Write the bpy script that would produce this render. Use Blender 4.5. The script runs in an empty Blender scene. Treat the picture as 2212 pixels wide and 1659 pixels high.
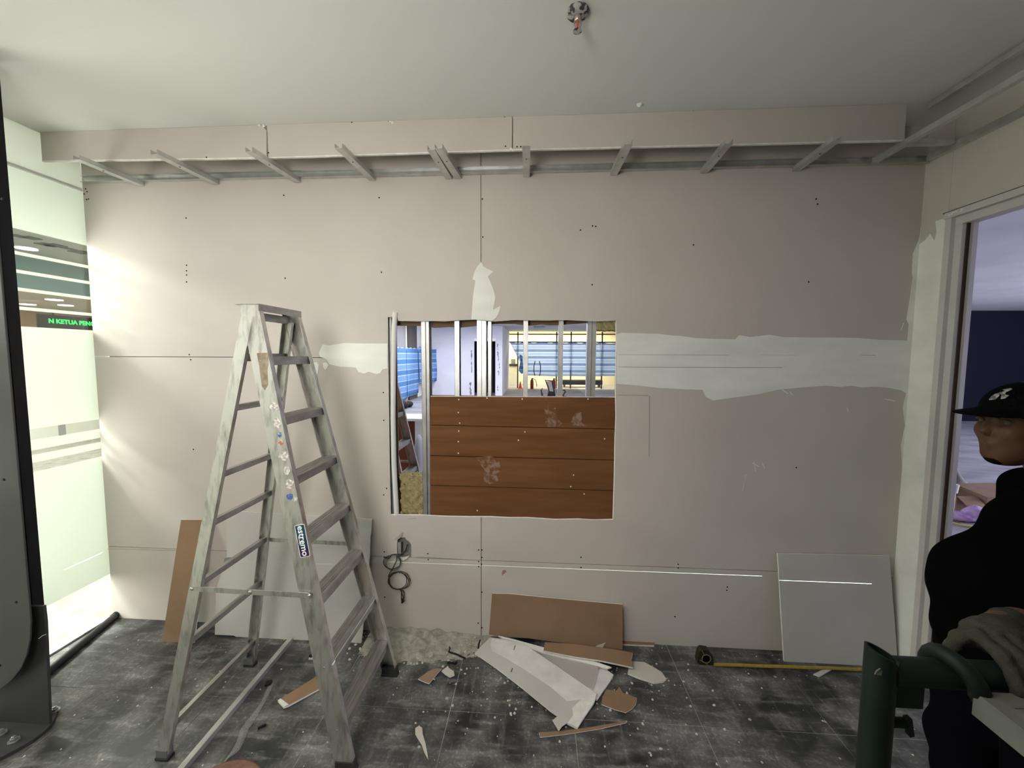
import bpy, bmesh, math, random
import numpy as np
from mathutils import Vector, Matrix, Euler

random.seed(7)
rng = np.random.RandomState(11)
S = bpy.context.scene
C = S.collection

# ------------------------------------------------------------------ camera
F_PX, YAW, PITCH, ROLL, CAM_Z = 860.0, 0.0627379, 0.0726080, 0.0047520, 1.75
cam_data = bpy.data.cameras.new('camera')
cam_data.sensor_fit = 'HORIZONTAL'
cam_data.sensor_width = 36.0
cam_data.lens = 36.0 * F_PX / 2212.0
cam_data.clip_start = 0.02
cam_data.clip_end = 200
cam = bpy.data.objects.new('camera', cam_data)
C.objects.link(cam)
CAM_R = Matrix.Rotation(YAW, 3, 'Z') @ Matrix.Rotation(math.pi / 2 - PITCH, 3, 'X') @ Matrix.Rotation(ROLL, 3, 'Z')
cam.matrix_world = Matrix.Translation((0, 0, CAM_Z)) @ CAM_R.to_4x4()
S.camera = cam


def hit(px, py, axis, val):
    """point where the line of sight of a photo pixel meets the plane axis = val"""
    d = CAM_R @ Vector(((px - 1106.0) / F_PX, -(py - 829.5) / F_PX, -1.0))
    o = Vector((0, 0, CAM_Z))
    return o + d * ((val - o[axis]) / d[axis])


# ------------------------------------------------------------------ world, exposure
S.view_settings.view_transform = 'Standard'
S.view_settings.look = 'None'
S.view_settings.gamma = 1.0
S.view_settings.use_curve_mapping = False
S.view_settings.exposure = 0.0
world = bpy.data.worlds.new('world')
S.world = world
world.use_nodes = True
world.node_tree.nodes['Background'].inputs[0].default_value = (0.8, 0.82, 0.85, 1)
world.node_tree.nodes['Background'].inputs[1].default_value = 0.05
S.cycles.use_denoising = True
S.cycles.max_bounces = 10
S.cycles.diffuse_bounces = 6
S.cycles.transparent_max_bounces = 16
S.cycles.sample_clamp_indirect = 6.0
S.cycles.caustics_reflective = False
S.cycles.caustics_refractive = False


def area_light(name, loc, size, size_y, power, color, direction):
    l = bpy.data.lights.new(name, 'AREA')
    l.shape = 'RECTANGLE'
    l.size, l.size_y, l.energy, l.color = size, size_y, power, color
    o = bpy.data.objects.new(name, l)
    o.location = loc
    o.rotation_euler = Vector(direction).to_track_quat('-Z', 'Y').to_euler()
    C.objects.link(o)
    return o


# unseen fill lights added above and behind the viewer to brighten the room
ROOM = (1.0, 0.955, 0.90)
area_light('overhead_fill_light', (-1.2, 0.6, 2.90), 1.2, 0.6, 22, ROOM, (0, 0, -1))
area_light('rear_fill_light', (-0.8, -0.5, 2.1), 0.8, 0.8, 43, ROOM, (-0.62, 1, 0.14))
# corridor beyond the glass partition: ceiling luminaires, plus an unseen fill panel added to brighten the wall
CORR = (1.0, 0.98, 0.925)
for yy, pw in ((-1.6, 110), (0.8, 170), (3.4, 230)):
    area_light('corridor_ceiling_lamp', (-4.7, yy, 3.02), 1.2, 0.3, pw, CORR, (0, 0, -1))
area_light('corridor_low_ceiling_lamp', (-8.3, 0.2, 2.57), 1.2, 0.6, 160, CORR, (0.35, 0.1, -1))
area_light('corridor_low_ceiling_lamp', (-8.3, 5.6, 2.57), 1.2, 0.6, 150, CORR, (-0.2, 0.1, -1))
area_light('corridor_fill_panel', (-3.3, 1.5, 1.45), 1.5, 2.5, 92, CORR, (1, 0.15, 0.0))
# the hall behind the wall: ceiling luminaires, daylight and the lit lobby beyond the windows
HALL = (0.93, 0.93, 1.0)
for xx, yy, pw in ((-1.2, 5.0, 40), (-1.6, 9.5, 190), (0.8, 13.5, 260), (-3.2, 14.0, 170)):
    area_light('hall_ceiling_lamp', (xx, yy, 2.96), 1.2, 0.6, pw, HALL, (0, 0, -1))
area_light('lobby_lamp', (1.0, 22.6, 3.1), 6.0, 0.5, 520, (1.0, 0.85, 0.62), (0, 0.15, -1))
# the room through the doorway: daylight from its window side
area_light('side_room_window_light', (13.5, 3.0, 1.7), 5.0, 2.2, 950, (0.90, 0.87, 1.0), (-1, 0.15, 0.4))


# laser level standing on the floor off to the side: a level fan of light 0.456 m above the floor
def laser():
    l = bpy.data.lights.new('laser_level_beam', 'POINT')
    l.energy = 1150.0
    l.shadow_soft_size = 0.0
    l.color = (0.75, 1.0, 0.85)
    l.use_nodes = True
    nt = l.node_tree
    nt.nodes.clear()
    out = nt.nodes.new('ShaderNodeOutputLight')
    em = nt.nodes.new('ShaderNodeEmission')
    geo = nt.nodes.new('ShaderNodeNewGeometry')
    sep = nt.nodes.new('ShaderNodeSeparateXYZ')
    ab = nt.nodes.new('ShaderNodeMath'); ab.operation = 'ABSOLUTE'
    lt = nt.nodes.new('ShaderNodeMath'); lt.operation = 'LESS_THAN'; lt.inputs[1].default_value = 0.00055
    nt.links.new(geo.outputs['Incoming'], sep.inputs[0])
    nt.links.new(sep.outputs['Z'], ab.inputs[0])
    nt.links.new(ab.outputs[0], lt.inputs[0])
    nt.links.new(lt.outputs[0], em.inputs['Strength'])
    nt.links.new(em.outputs[0], out.inputs[0])
    o = bpy.data.objects.new('laser_level_beam', l)
    o.location = (2.42, 1.80, 0.456)
    C.objects.link(o)


laser()


# ------------------------------------------------------------------ materials
def nn(nt, kind, **kw):
    n = nt.nodes.new(kind)
    for k, v in kw.items():
        setattr(n, k, v)
    return n


MATS = {}


def mat(name, col, rough=0.6, metal=0.0, col2=None, scale=6.0, stretch=(1, 1, 1), detail=4.0, lo=0.35, hi=0.7,
        bump=0.0, bump_scale=60.0, spec=0.3, spots=None, spot_scale=40.0, spot_size=0.18):
    m = bpy.data.materials.new(name)
    m.use_nodes = True
    nt = m.node_tree
    b = nt.nodes['Principled BSDF']
    b.inputs['Roughness'].default_value = rough
    b.inputs['Metallic'].default_value = metal
    b.inputs['Specular IOR Level'].default_value = spec
    b.inputs['Base Color'].default_value = (*col, 1)
    geo = nn(nt, 'ShaderNodeNewGeometry')
    last = None
    if col2 is not None:
        mp = nn(nt, 'ShaderNodeMapping')
        mp.inputs['Scale'].default_value = stretch
        nt.links.new(geo.outputs['Position'], mp.inputs[0])
        nz = nn(nt, 'ShaderNodeTexNoise')
        nz.inputs['Scale'].default_value = scale
        nz.inputs['Detail'].default_value = detail
        nt.links.new(mp.outputs[0], nz.inputs['Vector'])
        rp = nn(nt, 'ShaderNodeValToRGB')
        rp.color_ramp.elements[0].position = lo
        rp.color_ramp.elements[1].position = hi
        rp.color_ramp.elements[0].color = (*col, 1)
        rp.color_ramp.elements[1].color = (*col2, 1)
        nt.links.new(nz.outputs['Fac'], rp.inputs[0])
        last = rp.outputs[0]
    if spots is not None:
        vo = nn(nt, 'ShaderNodeTexVoronoi')
        vo.inputs['Scale'].default_value = spot_scale
        nt.links.new(geo.outputs['Position'], vo.inputs['Vector'])
        lt = nn(nt, 'ShaderNodeMath', operation='LESS_THAN')
        lt.inputs[1].default_value = spot_size
        nt.links.new(vo.outputs['Distance'], lt.inputs[0])
        mx = nn(nt, 'ShaderNodeMix', data_type='RGBA')
        nt.links.new(lt.outputs[0], mx.inputs[0])
        if last is not None:
            nt.links.new(last, mx.inputs[6])
        else:
            mx.inputs[6].default_value = (*col, 1)
        mx.inputs[7].default_value = (*spots, 1)
        last = mx.outputs[2]
    if last is not None:
        nt.links.new(last, b.inputs['Base Color'])
    if bump > 0:
        nz2 = nn(nt, 'ShaderNodeTexNoise')
        nz2.inputs['Scale'].default_value = bump_scale
        nz2.inputs['Detail'].default_value = 5
        nt.links.new(geo.outputs['Position'], nz2.inputs['Vector'])
        bp = nn(nt, 'ShaderNodeBump')
        bp.inputs['Strength'].default_value = bump
        bp.inputs['Distance'].default_value = 0.01
        nt.links.new(nz2.outputs['Fac'], bp.inputs['Height'])
        nt.links.new(bp.outputs[0], b.inputs['Normal'])
    MATS[name] = m
    return m


mat('drywall', (0.535, 0.492, 0.450), 0.9, col2=(0.57, 0.527, 0.484), scale=2.2, spec=0.1)
mat('drywall_face', (0.50, 0.48, 0.455), 0.9, col2=(0.54, 0.52, 0.49), scale=3.0, spec=0.1)
mat('gypsum', (0.80, 0.79, 0.74), 0.95, col2=(0.66, 0.64, 0.6), scale=30, spec=0.1)
mat('kraft', (0.245, 0.158, 0.096), 0.9, col2=(0.285, 0.188, 0.118), scale=5, spec=0.1)
mat('compound', (0.83, 0.83, 0.79), 0.9, col2=(0.74, 0.74, 0.70), scale=7, stretch=(0.5, 1, 1.5), spec=0.1)
mat('ceiling_paint', (0.74, 0.735, 0.71), 0.95, col2=(0.70, 0.695, 0.67), scale=1.2, spec=0.1)
mat('white_paint', (0.76, 0.77, 0.74), 0.8, spec=0.2)
mat('hall_white', (0.66, 0.67, 0.72), 0.9, col2=(0.58, 0.59, 0.64), scale=1.3, spec=0.1)
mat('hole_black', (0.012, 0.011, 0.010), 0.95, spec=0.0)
mat('pencil', (0.25, 0.24, 0.23), 0.9)
mat('galv', (0.66, 0.66, 0.64), 0.38, metal=0.75, col2=(0.52, 0.52, 0.50), scale=14, spec=0.4)
mat('aluminium', (0.64, 0.62, 0.585), 0.38, metal=0.88, col2=(0.30, 0.28, 0.25), scale=26, stretch=(1.8, 1.8, 0.5), detail=9, lo=0.47, hi=0.80, spec=0.4, bump=0.04, bump_scale=220)
mat('aluminium_step', (0.47, 0.45, 0.43), 0.42, metal=0.85, col2=(0.28, 0.265, 0.25), scale=26, stretch=(2.5, 0.35, 1), spec=0.4)
mat('rubber', (0.03, 0.03, 0.03), 0.8)
mat('plastic_black', (0.016, 0.016, 0.018), 0.55)
mat('grease', (0.16, 0.125, 0.08), 0.8, col2=(0.30, 0.25, 0.18), scale=40)
mat('sticker_worn', (0.30, 0.27, 0.25), 0.7, col2=(0.62, 0.6, 0.56), scale=90, lo=0.4, hi=0.6)
mat('sticker_blue', (0.05, 0.10, 0.28), 0.6, col2=(0.55, 0.54, 0.52), scale=80, lo=0.5, hi=0.6)
mat('sticker_red', (0.36, 0.12, 0.09), 0.6, col2=(0.6, 0.56, 0.52), scale=80, lo=0.45, hi=0.6)
mat('print_white', (0.85, 0.85, 0.86), 0.5)
mat('steel_grey', (0.027, 0.027, 0.0255), 0.6, metal=0.0, col2=(0.032, 0.032, 0.0305), scale=3, spec=0.4)
mat('steel_black', (0.008, 0.008, 0.009), 0.6, spec=0.2)
mat('bolt_steel', (0.40, 0.40, 0.39), 0.35, metal=0.8)
mat('rust_lid', (0.13, 0.062, 0.042), 0.7, col2=(0.19, 0.105, 0.075), scale=25)
mat('wire_grey', (0.16, 0.185, 0.195), 0.5)
mat('wire_dark', (0.035, 0.03, 0.028), 0.5)
mat('wire_brown', (0.12, 0.065, 0.04), 0.5)
mat('box_metal', (0.34, 0.33, 0.31), 0.5, metal=0.3)
mat('plywood', (0.135, 0.057, 0.020), 0.8, col2=(0.190, 0.086, 0.033), scale=4.0, stretch=(0.5, 1, 5), detail=7, bump=0.05, bump_scale=120, spec=0.2)
mat('plywood_dust', (0.27, 0.18, 0.125), 0.9, col2=(0.155, 0.066, 0.025), scale=30, detail=9, lo=0.40, hi=0.56)
mat('pvc', (0.72, 0.71, 0.68), 0.45)
mat('rockwool', (0.27, 0.225, 0.10), 1.0, col2=(0.40, 0.35, 0.20), scale=35, bump=0.6, bump_scale=90, spec=0.0)
mat('rockwool_tuft', (0.46, 0.42, 0.30), 1.0, col2=(0.32, 0.28, 0.16), scale=60, spec=0.0)
mat('door_frame', (0.60, 0.575, 0.56), 0.55, col2=(0.55, 0.53, 0.51), scale=6)
mat('door_gasket', (0.045, 0.025, 0.02), 0.7)
mat('aluminium_strip', (0.55, 0.52, 0.50), 0.4, metal=0.5)
mat('tape_case', (0.022, 0.022, 0.012), 0.5)
mat('tape_yellow', (0.36, 0.27, 0.045), 0.5, col2=(0.28, 0.21, 0.04), scale=30)
mat('tape_ring', (0.22, 0.19, 0.10), 0.5)
mat('scaffold_green', (0.005, 0.0105, 0.0085), 0.55, col2=(0.009, 0.016, 0.0135), scale=12, spec=0.25)
mat('plank_grey', (0.155, 0.158, 0.138), 0.8, col2=(0.12, 0.123, 0.108), scale=14, stretch=(3, 1, 1))
mat('shirt_black', (0.0022, 0.0022, 0.0030), 0.95, spec=0.02)
mat('trouser_navy', (0.003, 0.003, 0.005), 0.95, spec=0.03)
mat('cap_navy', (0.003, 0.003, 0.004), 0.9, spec=0.04)
mat('cap_emblem', (0.45, 0.44, 0.40), 0.6, col2=(0.12, 0.12, 0.11), scale=70, lo=0.42, hi=0.6)
mat('skin', (0.088, 0.042, 0.025), 0.6, col2=(0.104, 0.051, 0.031), scale=18, spec=0.3)
mat('lip', (0.16, 0.065, 0.045), 0.5)
mat('hair', (0.010, 0.007, 0.006), 0.95, spec=0.03)
mat('eye_white', (0.10, 0.085, 0.075), 0.5)
mat('glove', (0.058, 0.057, 0.044), 0.95, col2=(0.043, 0.042, 0.034), scale=60, bump=0.3, bump_scale=260, spec=0.05)
mat('shoe', (0.02, 0.018, 0.016), 0.7)
mat('cardboard', (0.33, 0.23, 0.16), 0.9, col2=(0.28, 0.19, 0.13), scale=7)
mat('cardboard_pink', (0.62, 0.42, 0.36), 0.9)
mat('purple_plastic', (0.36, 0.17, 0.52), 0.3, col2=(0.75, 0.6, 0.85), scale=12)
mat('cord_yellow', (0.75, 0.62, 0.16), 0.5)
mat('navy_wall', (0.010, 0.011, 0.024), 0.85, spec=0.1)
mat('hall_floor', (0.19, 0.19, 0.21), 0.6, col2=(0.30, 0.30, 0.33), scale=1.4, stretch=(0.6, 1.6, 1), detail=6)
mat('side_floor', (0.25, 0.25, 0.29), 0.6, col2=(0.42, 0.42, 0.47), scale=1.7, stretch=(0.8, 2, 1), detail=6)
mat('corridor_floor', (0.40, 0.39, 0.34), 0.7, col2=(0.29, 0.28, 0.24), scale=9, detail=8, lo=0.4, hi=0.65)
mat('teal_fascia', (0.20, 0.29, 0.29), 0.35)
mat('grey_soffit', (0.34, 0.345, 0.33), 0.8)
mat('slot_dark', (0.12, 0.125, 0.12), 0.8)
mat('brown_soffit', (0.36, 0.31, 0.26), 0.7)
mat('brown_wall', (0.46, 0.32, 0.21), 0.7, col2=(0.40, 0.27, 0.17), scale=3)
mat('counter_white', (0.78, 0.78, 0.70), 0.6)
mat('sign_case', (0.03, 0.035, 0.03), 0.6)
mat('lobby_cream', (0.80, 0.72, 0.52), 0.8)
mat('mullion_dark', (0.08, 0.07, 0.06), 0.6)
mat('column_grey', (0.20, 0.20, 0.20), 0.8)
mat('extinguisher_red', (0.17, 0.018, 0.012), 0.4)
mat('mesh_grey', (0.30, 0.27, 0.24), 0.8)
mat('bench_black', (0.03, 0.03, 0.032), 0.7)
mat('cabinet_brown', (0.16, 0.045, 0.020), 0.6)
mat('cloth_grey', (0.42, 0.43, 0.47), 0.95)
mat('cone_red', (0.65, 0.10, 0.05), 0.6)
mat('lead_white', (0.80, 0.82, 0.80), 0.5)
mat('debris', (0.62, 0.60, 0.54), 0.95, col2=(0.48, 0.46, 0.40), scale=50, spec=0.05)
mat('dust', (0.44, 0.42, 0.37), 1.0, col2=(0.27, 0.26, 0.225), scale=30, bump=0.8, bump_scale=120, spec=0.0)
mat('splatter', (0.40, 0.395, 0.37), 0.95, spec=0.05)
mat('black_scrap', (0.012, 0.012, 0.012), 0.8)
mat('drywall_shaded', (0.40, 0.375, 0.35), 0.9, col2=(0.43, 0.405, 0.38), scale=4, spec=0.1)  # drywall darkened: shade on the recessed pile piece put into its colour
mat('faded_paint', (0.74, 0.73, 0.70), 0.9, col2=(0.58, 0.565, 0.54), scale=9, spec=0.1)
mat('torn_paper', (0.54, 0.51, 0.46), 0.9, spec=0.1)
mat('track_black', (0.03, 0.031, 0.031), 0.35, metal=0.4, spec=0.5)
mat('sprinkler_chrome', (0.5, 0.45, 0.42), 0.3, metal=0.8)
mat('sprinkler_dirty', (0.42, 0.40, 0.40), 0.7, col2=(0.05, 0.05, 0.05), scale=55, lo=0.48, hi=0.56)


def floor_mat():
    m = bpy.data.materials.new('floor_tile')
    m.use_nodes = True
    nt = m.node_tree
    b = nt.nodes['Principled BSDF']
    b.inputs['Specular IOR Level'].default_value = 0.35
    geo = nn(nt, 'ShaderNodeNewGeometry')

    def noise(scale, stretch, detail, lo, hi, rot=0.0):
        mp = nn(nt, 'ShaderNodeMapping')
        mp.inputs['Scale'].default_value = stretch
        mp.inputs['Rotation'].default_value = (0, 0, rot)
        nt.links.new(geo.outputs['Position'], mp.inputs[0])
        z = nn(nt, 'ShaderNodeTexNoise')
        z.inputs['Scale'].default_value = scale
        z.inputs['Detail'].default_value = detail
        nt.links.new(mp.outputs[0], z.inputs['Vector'])
        r = nn(nt, 'ShaderNodeMapRange')
        r.inputs['From Min'].default_value = lo
        r.inputs['From Max'].default_value = hi
        nt.links.new(z.outputs['Fac'], r.inputs['Value'])
        return r.outputs[0]

    def mul(a, c, op='MULTIPLY'):
        n = nn(nt, 'ShaderNodeMath', operation=op)
        for i, v in enumerate((a, c)):
            if isinstance(v, float):
                n.inputs[i].default_value = v
            else:
                nt.links.new(v, n.inputs[i])
        return n.outputs[0]

    big = noise(1.8, (1, 1, 1), 6, 0.40, 0.66)
    med = noise(6.0, (1, 1, 1), 10, 0.45, 0.74)
    streak = noise(12.0, (0.5, 2.2, 1), 8, 0.52, 0.74, 0.06)
    streak2 = noise(14.0, (2.2, 0.35, 1), 8, 0.56, 0.74, 0.6)
    fine = noise(70.0, (1, 1, 1), 6, 0.5, 0.75)
    f = mul(mul(big, 0.30), mul(med, 0.55), 'ADD')
    f = mul(f, mul(streak, 0.45), 'ADD')
    f = mul(f, mul(streak2, 0.25), 'ADD')
    f = mul(mul(f, 1.2), mul(mul(fine, 0.6), 0.5, 'ADD'))
    vo = nn(nt, 'ShaderNodeTexVoronoi')
    vo.inputs['Scale'].default_value = 13
    nt.links.new(geo.outputs['Position'], vo.inputs['Vector'])
    fl = nn(nt, 'ShaderNodeMapRange')
    fl.inputs['From Min'].default_value = 0.10
    fl.inputs['From Max'].default_value = 0.06
    nt.links.new(vo.outputs['Distance'], fl.inputs['Value'])
    f = mul(f, mul(mul(fl.outputs[0], med), 0.6), 'ADD')
    cl = nn(nt, 'ShaderNodeClamp')
    nt.links.new(f, cl.inputs[0])
    mx = nn(nt, 'ShaderNodeMix', data_type='RGBA')
    nt.links.new(cl.outputs[0], mx.inputs[0])
    mx.inputs[6].default_value = (0.022, 0.0235, 0.023, 1)
    mx.inputs[7].default_value = (0.40, 0.39, 0.37, 1)
    nt.links.new(mx.outputs[2], b.inputs['Base Color'])
    rr = nn(nt, 'ShaderNodeMapRange')
    rr.inputs['To Min'].default_value = 0.42
    rr.inputs['To Max'].default_value = 0.95
    nt.links.new(cl.outputs[0], rr.inputs['Value'])
    nt.links.new(rr.outputs[0], b.inputs['Roughness'])
    MATS['floor_tile'] = m


floor_mat()
mat('floor_grout', (0.10, 0.10, 0.095), 0.9, col2=(0.50, 0.49, 0.46), scale=3, lo=0.3, hi=0.65)


def glass_mat():
    m = bpy.data.materials.new('clear_glass')
    m.use_nodes = True
    nt = m.node_tree
    nt.nodes.clear()
    out = nn(nt, 'ShaderNodeOutputMaterial')
    tr = nn(nt, 'ShaderNodeBsdfTransparent')
    tr.inputs[0].default_value = (0.93, 0.96, 0.94, 1)
    gl = nn(nt, 'ShaderNodeBsdfGlossy')
    gl.inputs['Roughness'].default_value = 0.02
    mx = nn(nt, 'ShaderNodeMixShader')
    mx.inputs[0].default_value = 0.05
    nt.links.new(tr.outputs[0], mx.inputs[1])
    nt.links.new(gl.outputs[0], mx.inputs[2])
    nt.links.new(mx.outputs[0], out.inputs[0])
    MATS['clear_glass'] = m


glass_mat()


def sheet_mat(name, ca, cb, cline, period, trans, axis='Z', offset=0.0, see=0.0):
    """woven plastic sheet with alternating stripes; part of the light passes through"""
    m = bpy.data.materials.new(name)
    m.use_nodes = True
    nt = m.node_tree
    nt.nodes.clear()
    out = nn(nt, 'ShaderNodeOutputMaterial')
    geo = nn(nt, 'ShaderNodeNewGeometry')
    sep = nn(nt, 'ShaderNodeSeparateXYZ')
    nt.links.new(geo.outputs['Position'], sep.inputs[0])
    ad = nn(nt, 'ShaderNodeMath', operation='MULTIPLY_ADD')
    ad.inputs[1].default_value = 1.0 / period
    ad.inputs[2].default_value = 40.0 + offset
    nt.links.new(sep.outputs[axis], ad.inputs[0])
    fr = nn(nt, 'ShaderNodeMath', operation='FRACT')
    nt.links.new(ad.outputs[0], fr.inputs[0])
    rp = nn(nt, 'ShaderNodeValToRGB')
    rp.color_ramp.interpolation = 'CONSTANT'
    e = rp.color_ramp.elements
    e[0].position, e[0].color = 0.0, (*ca, 1)
    e[1].position, e[1].color = 0.45, (*cline, 1)
    for p, c in ((0.52, cb), (0.94, cline)):
        q = e.new(p)
        q.color = (*c, 1)
    nt.links.new(fr.outputs[0], rp.inputs[0])
    df = nn(nt, 'ShaderNodeBsdfDiffuse')
    tl = nn(nt, 'ShaderNodeBsdfTranslucent')
    mx = nn(nt, 'ShaderNodeMixShader')
    mx.inputs[0].default_value = trans
    nt.links.new(rp.outputs[0], df.inputs[0])
    nt.links.new(rp.outputs[0], tl.inputs[0])
    nt.links.new(df.outputs[0], mx.inputs[1])
    nt.links.new(tl.outputs[0], mx.inputs[2])
    last = mx
    if see > 0:
        tp = nn(nt, 'ShaderNodeBsdfTransparent')
        m2 = nn(nt, 'ShaderNodeMixShader')
        m2.inputs[0].default_value = see
        nt.links.new(mx.outputs[0], m2.inputs[1])
        nt.links.new(tp.outputs[0], m2.inputs[2])
        last = m2
    nt.links.new(last.outputs[0], out.inputs[0])
    MATS[name] = m


sheet_mat('sheet_side', (0.20, 0.36, 0.66), (0.11, 0.24, 0.50), (0.50, 0.63, 0.82), 0.40, 0.3)
sheet_mat('sheet_window', (0.50, 0.62, 0.88), (0.32, 0.43, 0.70), (0.78, 0.85, 0.96), 0.36, 0.68, offset=0.2, see=0.06)
sheet_mat('frosted_film', (0.85, 0.88, 0.82), (0.85, 0.88, 0.82), (0.85, 0.88, 0.82), 1.0, 0.37)
sheet_mat('plastic_wrap', (0.6, 0.6, 0.58), (0.6, 0.6, 0.58), (0.6, 0.6, 0.58), 1.0, 0.5, see=0.72)


def emit_mat(name, col, strength):
    m = bpy.data.materials.new(name)
    m.use_nodes = True
    nt = m.node_tree
    nt.nodes.clear()
    out = nn(nt, 'ShaderNodeOutputMaterial')
    em = nn(nt, 'ShaderNodeEmission')
    em.inputs[0].default_value = (*col, 1)
    em.inputs[1].default_value = strength
    nt.links.new(em.outputs[0], out.inputs[0])
    MATS[name] = m


emit_mat('led_green', (0.03, 0.9, 0.14), 2.2)
emit_mat('lamp_face', (1.0, 0.98, 0.92), 3.0)


def sticker_mat():
    m = bpy.data.materials.new('brand_print')
    m.use_nodes = True
    nt = m.node_tree
    b = nt.nodes['Principled BSDF']
    b.inputs['Roughness'].default_value = 0.35
    geo = nn(nt, 'ShaderNodeNewGeometry')
    sep = nn(nt, 'ShaderNodeSeparateXYZ')
    nt.links.new(geo.outputs['Position'], sep.inputs[0])
    mr = nn(nt, 'ShaderNodeMapRange')
    mr.inputs['From Min'].default_value = 1.00
    mr.inputs['From Max'].default_value = 0.86
    nt.links.new(sep.outputs['Z'], mr.inputs['Value'])
    rp = nn(nt, 'ShaderNodeValToRGB')
    e = rp.color_ramp.elements
    e[0].position, e[0].color = 0.0, (0.008, 0.055, 0.075, 1)
    e[1].position, e[1].color = 1.0, (0.10, 0.008, 0.045, 1)
    q = e.new(0.45)
    q.color = (0.014, 0.013, 0.05, 1)
    nt.links.new(mr.outputs[0], rp.inputs[0])
    nt.links.new(rp.outputs[0], b.inputs['Base Color'])
    MATS['brand_print'] = m


sticker_mat()

# ------------------------------------------------------------------ mesh helpers
ORIGIN = {}


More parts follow.
